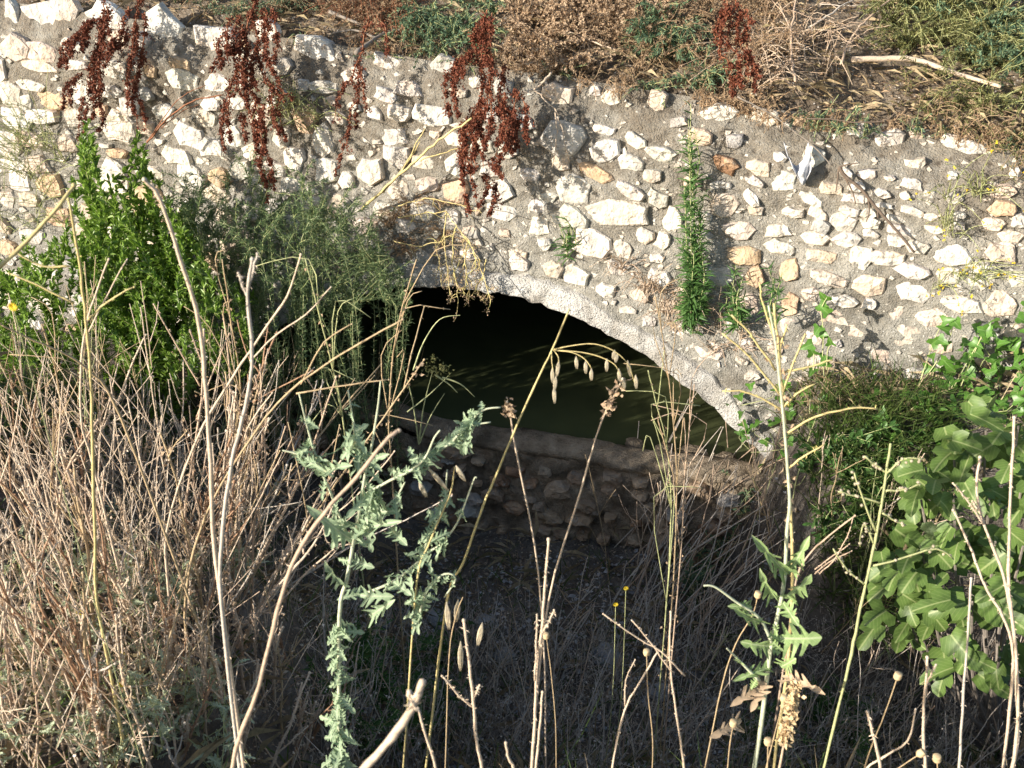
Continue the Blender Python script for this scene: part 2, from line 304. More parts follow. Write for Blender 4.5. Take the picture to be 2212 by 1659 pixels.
# ---------------------------------------------------------------- the stone wall with its arch
wall = thing('stone_wall', wp(0, 0), 'pale rubble stone retaining wall in grey mortar with an arched culvert mouth', 'wall')
def vrough(s, t): return .014*wob(s, t, 6., .7) + .011*wob(s, t, 15., 2.) + .007*wob(s, t, 37., 1.)
RING = .115
mb = MB(); S_ = np.concatenate([[-9, -7, -5.5, -4.6], np.arange(-4, 3.6, .024), [4, 5, 7, 9]]); V_ = np.linspace(0, 1, 100)
def wfn(s, v):
    lo = np.maximum(arch(s)+RING*.75, -.8); t = lo+(ttop(s)-lo)*v
    n = wall_n(s, t)+vrough(s, t); return wp(0, 0)+Dw*s[..., None]+Tw*t[..., None]+Nw*n[..., None]
mb.add(*grid(S_, V_, wfn)); part(mb, 'wall_face', M['mortar'], wall, True)
# arch ring: front band, soffit and its inner return
mb = MB(); S2 = np.arange(-2.2, 1.72, .02)
def afn(s, v):                                                        # v 0..1 across the band from extrados to soffit, then 1..2 inwards
    sl = -.57*(s+.25); ln_ = np.sqrt(1+sl*sl); nx, nt_ = -sl/ln_, 1/ln_
    w = np.clip(1-v, 0, 1)*RING*(1+.18*wob(s, s*0, 4.)); inn = np.clip(v-1, 0, 1)*.3
    jag = .012*wob(s, s*0+3, 9., 1.)+.008*wob(s, s*0, 26.)
    s2 = s+nx*(w+jag); t2 = arch(s)+nt_*(w+jag)
    n = .022+wall_n(s2, t2)+.008*wob(s2, t2, 11.)+.005*wob(s2, t2, 29.)-inn-.03*np.clip(.12-v, 0, 1)/.12
    return wp(0, 0)+Dw*s2[..., None]+Tw*t2[..., None]+Nw*n[..., None]
mb.add(*grid(S2, np.array([0, .06, .12, .3, .5, .7, .9, 1, 1.15, 1.5, 2]), afn)); part(mb, 'arch_ring', M['archring'], wall, True)
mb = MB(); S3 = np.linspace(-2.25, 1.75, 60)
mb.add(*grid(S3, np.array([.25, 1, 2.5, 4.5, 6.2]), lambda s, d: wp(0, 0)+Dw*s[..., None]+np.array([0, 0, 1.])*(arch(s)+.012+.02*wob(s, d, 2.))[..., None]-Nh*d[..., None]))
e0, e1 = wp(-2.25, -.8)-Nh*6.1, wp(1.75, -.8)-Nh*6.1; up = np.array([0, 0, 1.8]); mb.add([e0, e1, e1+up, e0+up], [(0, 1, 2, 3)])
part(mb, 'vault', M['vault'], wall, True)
# ---------------------------------------------------------------- stones, one object each
def stone_mesh(k):
    r = random.Random(100+k); n = r.choice([7, 8, 9, 10, 11]); an = sorted((i+r.uniform(-.32, .32))*2*math.pi/n for i in range(n))
    o = []
    for a in an:
        rr = .5*r.uniform(.72, 1.15)/max(abs(math.cos(a)), abs(math.sin(a)))**.45; o.append((math.cos(a)*rr, math.sin(a)*rr))
    tx, ty = r.uniform(-.35, .35), r.uniform(-.35, .35)                # a broken face that tilts a little
    v = [(x*1.05, y*1.05, -1.2) for x, y in o]+[(x, y, .32+tx*x+ty*y+r.uniform(-.22, .12)) for x, y in o]
    v += [(x*r.uniform(.84, .93), y*r.uniform(.84, .93), .68+tx*x+ty*y+r.uniform(-.12, .12)) for x, y in o]
    v += [(x*r.uniform(.3, .6), y*r.uniform(.3, .6), .8+tx*x+ty*y+r.uniform(-.16, .2)) for x, y in o]+[(r.uniform(-.1, .1), r.uniform(-.1, .1), .85)]
    f = []
    for L in range(3):
        for i in range(n): j = (i+1) % n; f.append((L*n+i, L*n+j, (L+1)*n+j, (L+1)*n+i))
    f += [(3*n+i, 3*n+(i+1) % n, 4*n) for i in range(n)]
    me = bpy.data.meshes.new('stone'); me.from_pydata(v, [], f); me.materials.append(M['stone']); me.update(); return me
STM = [stone_mesh(k) for k in range(36)]
SCOL = dict(w=(.65, .61, .55), p=(.64, .54, .45), o=(.60, .44, .30), g=(.46, .44, .41), b=(.36, .22, .13), d=(.34, .25, .17), e=(.42, .33, .24), f=(.30, .19, .12))
occ = []
def put_stone(root, s, t, ws, wt, ang, col, nfun, dep, basis=(Dw, Tw, Nw), org=Ow, seed=None):
    i = random.randrange(len(STM)); o = bpy.data.objects.new('stone', STM[i]); COL.objects.link(o)
    D_, T_, N_ = basis; ca, sa = math.cos(ang), math.sin(ang); X = D_*ca+T_*sa; Y = -D_*sa+T_*ca
    p = org+D_*s+T_*t+N_*nfun
    tx, ty = random.uniform(-.12, .12), random.uniform(-.12, .12); Z = N_+X*tx+Y*ty; Z = Z/np.linalg.norm(Z)
    Mx = Matrix(((X[0]*ws, Y[0]*wt, Z[0]*dep, p[0]), (X[1]*ws, Y[1]*wt, Z[1]*dep, p[1]), (X[2]*ws, Y[2]*wt, Z[2]*dep, p[2]), (0, 0, 0, 1)))
    o.parent = root; o.matrix_parent_inverse = Matrix.Identity(4); o.matrix_basis = Matrix.Translation([-c for c in root.location]) @ Mx
    c = np.array(SCOL[col])*random.uniform(.86, 1.1)*np.array([random.uniform(.97, 1.03), 1, random.uniform(.95, 1.04)]); o.color = (*np.clip(c, 0, .82), 1)
    return o
traced = {
'A': [(20,95,80,170,0,'w'),(270,95,370,190,-3,'w'),(600,110,220,150,10,'w'),(980,190,220,220,40,'w'),(1290,255,260,170,10,'w'),(1920,310,270,170,20,'w'),(100,295,170,150,0,'p'),(270,330,160,110,10,'p'),(20,430,60,140,0,'w'),(250,410,200,70,5,'p'),(440,290,120,90,0,'w'),(480,405,150,50,0,'w'),(1110,390,130,70,10,'o'),(930,420,80,100,0,'o'),(190,525,160,70,5,'w'),(70,590,130,170,20,'w'),(330,625,200,130,0,'o'),(170,640,90,110,0,'w'),(1130,500,180,110,10,'w'),(690,570,130,80,0,'w'),(900,590,80,80,0,'g'),(1340,520,130,90,0,'w'),(2000,540,160,80,0,'w'),(1870,530,70,80,0,'w'),(2050,630,90,70,0,'p'),(100,735,180,110,5,'w'),(280,720,180,90,0,'w'),(480,730,110,120,0,'w'),(740,790,190,160,15,'w'),(640,690,70,70,0,'o'),(60,890,140,150,0,'w'),(200,870,140,90,0,'p'),(430,890,110,90,0,'p'),(1180,850,180,140,15,'w'),(1260,730,140,110,20,'w'),(240,1020,140,90,0,'p'),(100,1010,130,90,0,'w'),(720,950,120,60,0,'o'),(1100,970,160,100,10,'w'),(1300,920,130,110,0,'w'),(1440,850,110,120,0,'w'),(1750,850,110,130,0,'w'),(1560,950,120,100,0,'w'),(330,1160,140,130,10,'o'),(140,1120,130,110,0,'w'),(60,1230,130,90,0,'w'),(190,1240,110,80,0,'p'),(2010,880,120,190,0,'w'),(2040,1060,130,140,0,'w'),(1830,1000,130,130,0,'w'),(1850,1160,170,110,0,'w'),(1620,1130,140,90,0,'w'),(1480,1060,130,110,0,'w'),(1950,1270,150,110,0,'w'),(1700,1290,120,100,0,'w'),(2120,1280,130,120,0,'w'),(2160,1120,90,90,0,'w'),(1300,650,110,80,5,'w'),(1000,700,120,90,5,'w'),(900,800,90,80,0,'p'),(1470,640,130,80,5,'w'),(1730,620,120,100,0,'w'),(1740,420,130,110,0,'g'),(1500,380,110,70,5,'w'),(850,250,100,120,10,'w'),(700,250,110,100,0,'p'),(1580,200,140,110,5,'w'),(1050,100,100,70,0,'g'),(40,330,60,60,0,'g')],
'B': [(300,390,190,90,10,'w'),(670,440,140,140,0,'g'),(470,555,170,85,5,'w'),(270,700,90,90,0,'w'),(420,700,150,100,10,'w'),(640,720,230,120,5,'w'),(800,590,70,60,0,'w'),(1410,590,180,110,15,'p'),(1740,620,110,100,0,'w'),(1630,575,70,55,0,'w'),(2020,650,110,150,10,'p'),(1450,860,270,200,0,'w'),(1690,810,150,60,10,'w'),(1715,925,160,130,-10,'w'),(1890,880,150,70,25,'w'),(2050,955,190,75,10,'w'),(1870,1010,150,90,5,'w'),(1645,1065,220,90,20,'o'),(2010,1090,110,80,0,'g'),(1880,1180,170,80,30,'w'),(1520,1180,190,150,10,'w'),(2040,1240,150,90,30,'w'),(1440,1010,100,90,0,'p'),(1800,1325,340,130,0,'w'),(1500,1350,210,120,10,'w'),(1310,1395,120,110,0,'w'),(1630,1510,220,150,15,'w'),(1830,1545,110,90,30,'w'),(1950,1470,120,80,20,'w'),(2065,1500,90,90,20,'w'),(2130,1370,110,130,0,'w'),(1065,1190,160,130,-10,'w'),(790,1190,170,140,0,'o'),(1060,1320,200,90,10,'w'),(750,1350,110,90,0,'w'),(590,1010,130,90,0,'w'),(420,970,180,120,10,'w'),(400,850,160,100,0,'w'),(260,1060,150,140,0,'w'),(430,1180,130,110,0,'p'),(600,1150,140,90,0,'p'),(1000,1050,120,90,0,'w'),(1290,1280,100,70,0,'w'),(1360,1230,110,60,-20,'w'),(1350,1510,90,80,0,'w'),(1180,1590,100,70,0,'w'),(2040,1600,80,60,0,'w'),(480,1400,120,80,0,'w'),(570,1590,140,90,0,'g'),(780,860,140,90,5,'w'),(950,900,130,90,0,'w'),(1120,920,120,110,0,'w'),(1200,760,120,90,0,'w'),(1010,720,130,90,0,'g'),(1250,1080,110,80,10,'w'),(880,1440,110,70,5,'g'),(640,1450,110,70,0,'w')],
'C': [(660,510,130,120,0,'w'),(800,520,110,90,0,'w'),(290,720,220,100,-10,'w'),(560,760,230,110,10,'w'),(880,810,230,140,-10,'o'),(1180,845,140,120,0,'w'),(1400,890,170,120,-15,'w'),(1560,880,100,80,20,'p'),(1910,960,340,120,20,'w'),(2180,1100,70,80,0,'w'),(350,1020,160,80,25,'b'),(570,1055,150,90,20,'p'),(540,1130,110,50,20,'w'),(690,980,90,50,0,'w'),(715,1130,150,110,5,'w'),(325,1155,120,45,0,'w'),(360,1270,140,150,25,'p'),(515,1230,130,60,40,'w'),(545,1310,90,60,10,'g'),(880,1240,170,60,30,'w'),(1015,1170,150,70,10,'p'),(1170,1165,90,50,10,'w'),(1230,1090,120,60,5,'w'),(1110,1080,80,40,20,'w'),(1385,1115,80,34,0,'w'),(1520,1150,150,60,15,'w'),(1325,1205,100,45,15,'w'),(1470,1220,60,45,0,'w'),(1640,1215,80,50,10,'w'),(1160,1235,160,50,5,'w'),(1340,1280,120,34,5,'w'),(780,1325,130,55,5,'w'),(930,1330,130,65,30,'p'),(1130,1310,120,55,15,'w'),(1240,1330,90,50,10,'w'),(1090,1385,160,100,20,'w'),(1260,1390,110,60,10,'w'),(950,1410,100,80,20,'g'),(685,1435,160,70,-5,'w'),(455,1440,210,120,-5,'p'),(910,1480,170,85,0,'w'),(1100,1490,160,90,-10,'w'),(1260,1455,100,45,10,'w'),(695,1545,190,70,8,'w'),(460,1595,210,110,10,'o'),(945,1595,210,80,5,'p'),(1190,1610,150,130,0,'w'),(1360,1595,210,90,0,'w'),(1520,1315,140,50,15,'w'),(1420,1365,120,40,10,'w'),(1440,1430,160,50,5,'w'),(1660,1430,140,50,10,'w'),(1800,1335,90,36,0,'w'),(1790,1400,110,44,0,'w'),(1420,1500,110,70,0,'w'),(1760,1590,220,120,0,'w'),(2130,1470,150,80,0,'p'),(2080,1300,170,80,0,'o'),(2020,1390,140,90,0,'p'),(2180,1375,80,70,0,'w'),(2110,1545,100,70,0,'p'),(1545,1530,140,80,0,'w'),(1640,1350,120,50,0,'w'),(2090,1200,140,70,0,'p')],
'F': [(750,185,110,130,15,'o'),(545,225,100,130,-10,'o'),(1010,230,220,80,15,'p'),(1255,270,190,120,5,'p'),(1520,180,220,80,5,'w'),(1530,310,220,120,20,'w'),(1740,205,150,90,0,'w'),(1950,220,170,140,10,'w'),(2080,70,180,110,0,'p'),(2180,240,150,110,0,'w'),(2060,390,200,150,0,'p'),(1830,385,230,90,5,'w'),(1420,440,100,110,0,'p'),(1000,480,240,110,10,'p'),(1630,480,190,110,5,'p'),(1980,540,190,150,10,'w'),(1490,610,190,120,5,'p'),(2160,570,130,110,0,'p'),(890,610,130,80,0,'p'),(760,400,90,120,0,'o'),(500,390,120,120,0,'p'),(1090,370,150,70,0,'w'),(1245,390,90,60,0,'w'),(330,220,180,120,0,'w'),(190,170,100,100,0,'w'),(130,560,170,110,10,'w'),(260,670,170,90,15,'p'),(740,530,90,100,0,'p'),(1180,560,120,80,0,'p'),(1340,720,150,70,0,'p'),(1700,650,150,80,0,'p'),(880,330,110,70,0,'p'),(1980,740,150,80,0,'p')],
'E': [(1530,210,160,100,15,'w'),(1390,160,120,110,0,'p'),(1180,130,110,90,0,'w'),(880,70,100,60,0,'w'),(2060,220,130,90,20,'w'),(1790,170,120,80,10,'w'),(1930,330,110,70,25,'p'),(720,110,110,70,0,'g'),(560,120,130,80,0,'w'),(2100,400,110,80,25,'p')]}
def free(s, t, a, b, gap):
    for (s2, t2, a2, b2) in occ:
        if ((s-s2)/(a+a2+gap))**2+((t-t2)/(b+b2+gap))**2 < 1: return False
    return True
nst = 0
for w, lst in traced.items():
    for (x, y, ww, hh, an, c) in lst:
        px, py = z(w, x, y); s, t = st(px, py)
        s0, _ = st(px-ww*.3473/2, py); s1, _ = st(px+ww*.3473/2, py); _, t1 = st(px, py-hh*.3473/2); _, t0 = st(px, py+hh*.3473/2)
        if t > float(ttop(s))+.03 or (t < arch(s)+RING+.03 and -2 < s < 1.6): continue
        a, b = (s1-s0)/2, (t1-t0)/2
        sunk = .012 if (w == 'F' and y > 420) else 0
        put_stone(wall, s, t, 2*a*1.17, 2*b*1.2, -rad(an), c, float(wall_n(s, t)+.7*vrough(s, t))-.002-sunk+random.uniform(-.005, .007), .02+.012*random.random()); occ.append((s, t, a, b)); nst += 1
for k in range(9000):                                                 # the stones between and behind the plants
    if nst >= 410: break
    s = random.uniform(-3.6, 2.7); tt_ = float(ttop(s)); t = random.uniform(max(.0, -.1), tt_-.04)
    leftish = s < -.2
    big = k < 3000
    a = random.uniform(.055, .12)*(1 if big else .6); b = a*random.uniform(.5, .95)
    if not leftish: a *= .55; b *= .5
    if -2.05 < s < 1.55 and t < arch(s)+RING+b+.02: continue
    if s > 1.2 and t < .5: continue
    if not free(s, t, a, b, .004 if leftish else .03): continue
    put_stone(wall, s, t, 2.25*a, 2.25*b, rad(random.uniform(-22, 12)), random.choice('wwwwpwpgo' if leftish else 'wwwwpg'), float(wall_n(s, t)+.7*vrough(s, t))-.001, .022+.014*random.random()); occ.append((s, t, a, b)); nst += 1
mb = MB()                                                             # pebbles and chips set in the mortar, too small to pick apart
for k in range(3200):
    s = random.uniform(-3.6, 2.8); t = random.uniform(.1, float(ttop(s))-.02); a = random.uniform(.006, .024) if s > -.1 else random.uniform(.008, .04)
    if -2.05 < s < 1.55 and t < arch(s)+RING+.02: continue
    if not free(s, t, a, a*.7, -.006): continue
    if a > .022: occ.append((s, t, a*.9, a*.65))
    p = wp(s, t, float(wall_n(s, t)+vrough(s, t))); n_ = random.choice([5, 6, 7]); an = np.sort(rng.uniform(0, 2*math.pi, n_)); c_, s_ = np.cos(an)*a*rng.uniform(.7, 1.2, n_), np.sin(an)*a*.7*rng.uniform(.7, 1.2, n_)
    ring = lambda q, h: p+np.outer(c_*q, Dw)+np.outer(s_*q, Tw)+Nw*h
    mb.add(np.vstack([ring(1.1, -.012), ring(.85, a*.22), (p+Nw*a*.3)[None]]), [(i, (i+1) % n_, n_+(i+1) % n_, n_+i) for i in range(n_)], [(n_+i, n_+(i+1) % n_, 2*n_) for i in range(n_)])
oc = part(mb, 'stone_chips', M['stone'], wall); oc['kind'] = 'stuff'; oc.color = (.56, .52, .46, 1)
# ---------------------------------------------------------------- low stone dam across the culvert mouth
dam = thing('low_dam', wp(.1, -.6, .1), 'low rubble dam with a rough mortar cap holding water in the culvert', 'dam')
Zv = np.array([0, 0, 1.])
def dtop(s): return .02+.012*wob(s, s*0, 3.)+.05*ss((-.35-s)/.4)
def dpt(s, n, zz): return np.stack([Ow[0]+Dw[0]*s+Nh[0]*n, Ow[1]+Dw[1]*s+Nh[1]*n, zz+0*s], -1)
mb = MB(); sv = np.arange(-1.9, 1.62, .025); vv = np.linspace(0, 1, 26)
mb.add(*grid(sv, vv, lambda s, v: dpt(s, .075+.06*v+.03*wob(s, v*.7, 4.)+.026*wob(s, v*.7, 10.)+.012*wob(s, v*.7, 25.), -.03-.72*v)))
part(mb, 'dam_face', M['dam'], dam, True)
mb = MB(); prof = [(-.06, -.25), (-.055, -.03), (-.045, 0), (-.02, .012), (.02, .01), (.07, .0), (.105, -.012), (.115, -.035), (.105, -.06), (.06, -.075)]
pn = np.array([p[0] for p in prof]); pz = np.array([p[1] for p in prof])
def capf(s, i):
    ii = i.astype(int); n = pn[ii]+.014*wob(s, n0(ii), 6.)+.008*wob(s, n0(ii), 17.); zz = pz[ii]+dtop(s)+.008*wob(s, n0(ii)*2, 9.)
    return dpt(s, n, zz)
def n0(ii): return pn[ii]*3
mb.add(*grid(np.arange(-1.9, 1.62, .02), np.arange(len(prof)).astype(float), capf)); part(mb, 'cap', M['archring'] if 0 else M['dam'], dam, True)
Fb = (Dw, Zv, Nh)
docc = []
for k in range(2500):
    if len(docc) > 110: break
    s = random.uniform(-1.5, 1.5); t = random.uniform(-.62, -.09); a = random.uniform(.035, .085); b = a*random.uniform(.38, .72)
    if any(((s-q[0])/(a+q[2]+.008))**2+((t-q[1])/(b+q[3]+.008))**2 < 1 for q in docc): continue
    docc.append((s, t, a, b)); put_stone(dam, s, t, 2*a, 2*b, rad(random.uniform(-15, 15)), random.choice('ddeeefgd'), .085+.06*(-t/.72), .035+.02*random.random(), Fb, np.array([Ow[0], Ow[1], 0.]))
# ---------------------------------------------------------------- loose rocks
def rock(p, sx, sy, sz, mat, label, group=None, seed=1):
    r = np.random.default_rng(seed); th = np.linspace(0, 2*math.pi, 13)[:-1]; v = []; f = []
    ph = [-1.2, -.5, .1, .6, 1.05]
    for i, a in enumerate(ph):
        for b in th: k = r.uniform(.84, 1.12); v.append((sx*math.cos(a)**.7*math.cos(b)*k, sy*math.cos(a)**.7*math.sin(b)*k, sz*math.sin(a)*r.uniform(.9, 1.08)))
    n = 12
    for i in range(len(ph)-1):
        for j in range(n): f.append((i*n+j, i*n+(j+1) % n, (i+1)*n+(j+1) % n, (i+1)*n+j))
    v.append((0, 0, sz*.96)); f2 = [((len(ph)-1)*n+j, (len(ph)-1)*n+(j+1) % n, len(v)-1) for j in range(n)]
    m = MB(); m.add(v, f, f2); o = m.build('rock', mat); o.location = p; o.rotation_euler = (0, 0, r.uniform(0, 6)); tag(o, label, 'rock', group); return o
for i, (px, py, w, h, lab) in enumerate([(1310, 1425, 62, 40, 'grey blocky rock on the ditch floor right of the tall pale stalk'), (945, 1345, 60, 32, 'pale grey flat rock at the foot of the grey-green lettuce plant'),
        (1050, 1350, 44, 30, 'small grey rock beside the dry oat husks on the ditch floor'), (1870, 1535, 50, 36, 'dusty grey rock half buried at the bottom right'),
        (1090, 1420, 40, 24, 'small bluish rock in the ditch shade behind the pale stalks'), (1425, 1500, 45, 26, 'grey stone lying among dry stems low in the ditch')]):
    p = ghit(px, py); sc = np.linalg.norm(p-Cc)/f_px; rock((p[0], p[1], p[2]+.01), w*sc*.6, w*sc*.5, h*sc*.6, M['rock'], lab, None, 40+i)
for i, (s, n, a) in enumerate([(.66, -.12, .06), (.82, -.1, .075), (.98, -.12, .08), (1.14, -.1, .07)]):
    p = dpt(np.array([s]), n, -.02)[0]; rock(p, a, a*.7, .04, M['dam'], 'wet brown rock in the water at the right end of the dam', 'wet rocks at the right end of the dam', 60+i)
# ================================================================ plants
def R_(a, b): return random.uniform(a, b)
def unit(v): v = np.asarray(v, float); return v/(np.linalg.norm(v)+1e-9)
def rv(k=1.0): return np.array([random.gauss(0, k), random.gauss(0, k), random.gauss(0, k)])
def smooth(pts, m=4, jit=0.):
    p = np.asarray(pts, float); n = len(p)
    if n < 3: out = np.linspace(p[0], p[-1], m+1)
    else:
        out = []
        for i in range(n-1):
            p0, p1, p2, p3 = p[max(i-1, 0)], p[i], p[i+1], p[min(i+2, n-1)]
            for k in range(m):
                t = k/m; out.append(.5*(2*p1+(p2-p0)*t+(2*p0-5*p1+4*p2-p3)*t*t+(3*p1-p0-3*p2+p3)*t**3))
        out.append(p[-1]); out = np.array(out)
    if jit: out[1:-1] += rng.normal(0, jit, out[1:-1].shape)
    return out
def along(pts, n, lo=0., hi=1.):
    p = np.asarray(pts, float); seg = np.linalg.norm(np.diff(p, axis=0), axis=1); c = np.concatenate([[0], np.cumsum(seg)]); L = c[-1]
    t = np.sort(rng.uniform(lo, hi, n))*L; q = np.stack([np.interp(t, c, p[:, k]) for k in range(3)], -1)
    i = np.clip(np.searchsorted(c, t)-1, 0, len(p)-2); d = (p[i+1]-p[i])/(seg[i]+1e-9)[:, None]; return q, d, t/L
def dirs_around(d, ang, spread=.25):
    n = len(d); r = rng.normal(size=(n, 3)); r -= (r*d).sum(1)[:, None]*d; r /= np.linalg.norm(r, axis=1)[:, None]+1e-9
    a = ang+rng.normal(0, spread, n); return d*np.cos(a)[:, None]+r*np.sin(a)[:, None]
def twigleaves(mb, pts, n, L, W, ang=.8, tpl=BLADE, lo=.0, hi=1., taper=.4, droop=0., spread=.3):
    q, d, t = along(pts, n, lo, hi); dd = dirs_around(d, ang, spread); dd[:, 2] -= droop; sz = (1-taper*t)*rng.uniform(.7, 1.25, n)
    mb.leaves(q, dd, rng.normal(0, .45, (n, 3))+np.array([0, -.3, 1.]), L*sz, W*sz, tpl)
def bits(mb, pts, n, size, spread=.004, lo=0., hi=1.):                # small crumbs: seeds, bristles, dried bracts
    q, d, t = along(pts, n, lo, hi); q = q+rng.normal(0, spread, q.shape); mb.leaves(q, rng.normal(size=q.shape), rng.normal(size=q.shape), size*rng.uniform(.6, 1.5, n), size*rng.uniform(.5, 1.1, n), BLADE)
def bristles(mb, pts, n, size, ang=1.1):
    q, d, t = along(pts, n, .02, 1.); dd = dirs_around(d, ang, .35); mb.leaves(q, dd, rng.normal(size=q.shape), size*rng.uniform(.5, 1.5, n), size*.28, BLADE)
def knob(mb, p, r, d=(0, 0, 1)):
    d = unit(d); mb.tube([p-d*r*1.1, p-d*r*.6, p, p+d*r*.6, p+d*r], [r*.25, r*.85, r, r*.8, r*.25], k=6)
def px3(pts, Y0, Y1=None):                                            # traced line, at its own distance from tip to base
    Y1 = Y0 if Y1 is None else Y1; n = len(pts)
    return np.array([at(x, y, Y0+(Y1-Y0)*i/max(1, n-1)) for i, (x, y) in enumerate(pts)])
def root_down(P):                                                     # carry a traced stem on down to the soil
    p = P[-1]; d = unit(P[-1]-P[-2]); d = unit(d*np.array([.5, .5, 1])+np.array([0, 0, -.4])); q = p.copy()
    for k in range(120):
        q = q+d*.02
        if q[2] < float(ground(q[0], q[1]))-.01: break
    return np.vstack([P, (p+q)/2, q])
def dry_stalk(P, r, mat, label, group=None, branches=(), bris=60, name='dry_stalk', knobs=True, leafbits=0, seedmat=None, rtip=.62, root=True):
    """P runs tip to base"""
    P = np.asarray(P, float)
    if root: P = root_down(P)
    c = smooth(P, 4, r*(.16 if bris else .06)); base = c[-1]; t = thing(name, base, label, 'dry stem' if mat not in ('yellow', 'greenstem') else 'stem', group)
    mb = MB(); m = len(c); rr = np.linspace(r*rtip, r*1.1, m)*(1+rng.normal(0, .07, m)); mb.tube(c, rr, k=6)
    if bris: bristles(mb, c, bris, r*2.1)
    if knobs: knob(mb, c[0], r*.95, c[0]-c[1])
    part(mb, 'stem', M[mat], t, True)
    for b in branches:
        b = smooth(np.asarray(b, float), 3, r*.2); mb = MB(); mb.tube(b, np.linspace(r*.42, r*.62, len(b)), k=5)
        if bris: bristles(mb, b, bris//3, r*1.8)
        if knobs: knob(mb, b[0], r*.6, b[0]-b[1])
        part(mb, 'side_branch', M[mat], t, True)
    if leafbits:
        mb = MB(); bits(mb, c, leafbits, r*3.2, r*1.8, 0, .8); part(mb, 'dried_bracts', M['tan'], t)
    return t
# ---------------------------------------------------------------- rust-red dock seed heads hanging down the wall
def dock(w, spikes, n0, label, thick=1.):
    root_px = z(w, *spikes[0][0]); base = wallpt(*root_px, n0*.4); t = thing('dock_plant', base, label, 'dock', 'dried dock plants hanging over the wall')
    spikes = spikes+[[(x+R_(-8, 8)+dx, y+dy) for x, y in sp[(1 if len(sp) > 3 else 0):]] for sp in spikes for dx, dy in ((random.choice([-1, 1])*R_(28, 60), R_(-30, 60)),) if len(sp) > 2 and thick > .6]
    for i, sp in enumerate(spikes):
        off = n0*R_(.9, 1.6)
        P = np.array([wallpt(*z(w, x, y), off*(.75+.5*j/max(1, len(sp)-1))) for j, (x, y) in enumerate(sp)]); c = smooth(P, 6, .004)
        L = np.linalg.norm(np.diff(c, axis=0), axis=1).sum()
        mb = MB(); mb.tube(c, .0035, .0015, k=4); st_ = part(mb, 'stem', M['ruststem'], t)
        mb = MB(); nb = int(L*1500*thick)
        # clustered whorls of seed valves
        q, d, tt = along(c, max(6, int(L*75)), .02, 1.)
        for qq, ddv, tv in zip(q, d, tt):
            k = int(nb/len(q)); spread = .0088*(1.05-.55*tv)*R_(.6, 1.35)*thick**.5
            pos = qq+rng.normal(0, spread, (k, 3)); mb.leaves(pos, rng.normal(size=(k, 3))+np.array([0, 0, -.5]), rng.normal(size=(k, 3)), rng.uniform(.008, .015, k), rng.uniform(.007, .012, k), BLADE)
        for _ in range(int(L*9*thick)):                                  # short side sprigs
            qq, ddv, _t = along(c, 1, .0, .85); e = qq[0]+np.array([R_(-.04, .04), R_(-.03, .03), -R_(.03, .085)]); s2 = np.linspace(qq[0], e, 4)
            bits(mb, s2, 26, .010, .0055)
        part(mb, 'seed_spike', M['rust'], st_)
    return t
dock('A', [[(660, -40), (640, 30), (620, 250), (580, 400), (590, 550), (520, 620), (490, 760), (490, 870)], [(620, 120), (540, 150), (440, 240), (380, 300), (375, 420)], [(600, 130), (545, 150), (545, 290)], [(560, 180), (470, 230), (440, 350)],
     [(760, 180), (700, 270), (650, 340), (600, 420)], [(510, 450), (450, 520), (435, 660)], [(640, 250), (570, 380), (570, 560), (590, 680), (560, 760)]], .16, 'rust-red dock seed head with a long left arm, above the bright green shrub')
dock('A', [[(880, -40), (850, 60), (840, 200), (810, 400), (790, 560), (830, 680), (860, 800)], [(800, 40), (760, 180), (730, 300), (640, 330)], [(840, 130), (850, 300), (800, 440), (790, 660)], [(700, 60), (660, 130), (700, 260)]], .17, 'slender rust-red dock seed head, second from the left, casting shadow beside it', .8)
dock('A', [[(1600, -40), (1540, 150), (1530, 300), (1570, 450), (1580, 600), (1640, 750), (1640, 900), (1690, 1050), (1710, 1200)], [(1440, 100), (1410, 200), (1420, 340)], [(1400, 180), (1360, 260), (1360, 350), (1310, 460)],
     [(1640, 100), (1650, 300), (1700, 450), (1760, 560), (1830, 620)], [(1480, 420), (1430, 560), (1420, 750), (1440, 880)], [(1690, 550), (1690, 700), (1740, 850)], [(1500, 700), (1530, 900)], [(1660, 800), (1610, 1050)], [(1690, 1060), (1650, 1160)],
     [(1560, 60), (1600, 250), (1560, 420), (1600, 560)], [(1510, 150), (1480, 300), (1520, 450), (1500, 600)], [(1700, 60), (1720, 250), (1690, 400)], [(1600, 600), (1580, 760), (1600, 900)]], .18, 'biggest rust-red dock seed head, hanging over the left half of the wall', 1.1)
dock('B', [[(240, 100), (190, 350), (140, 480), (170, 600), (120, 700), (130, 780), (90, 900), (60, 1000), (30, 1100)], [(320, 140), (350, 220), (350, 360)], [(200, 420), (210, 600), (215, 700)], [(130, 480), (60, 600), (20, 760)], [(180, 400), (180, 560), (160, 720), (170, 800)]], .15, 'thin sparse rust-red dock seed head below the grey branch', .55)
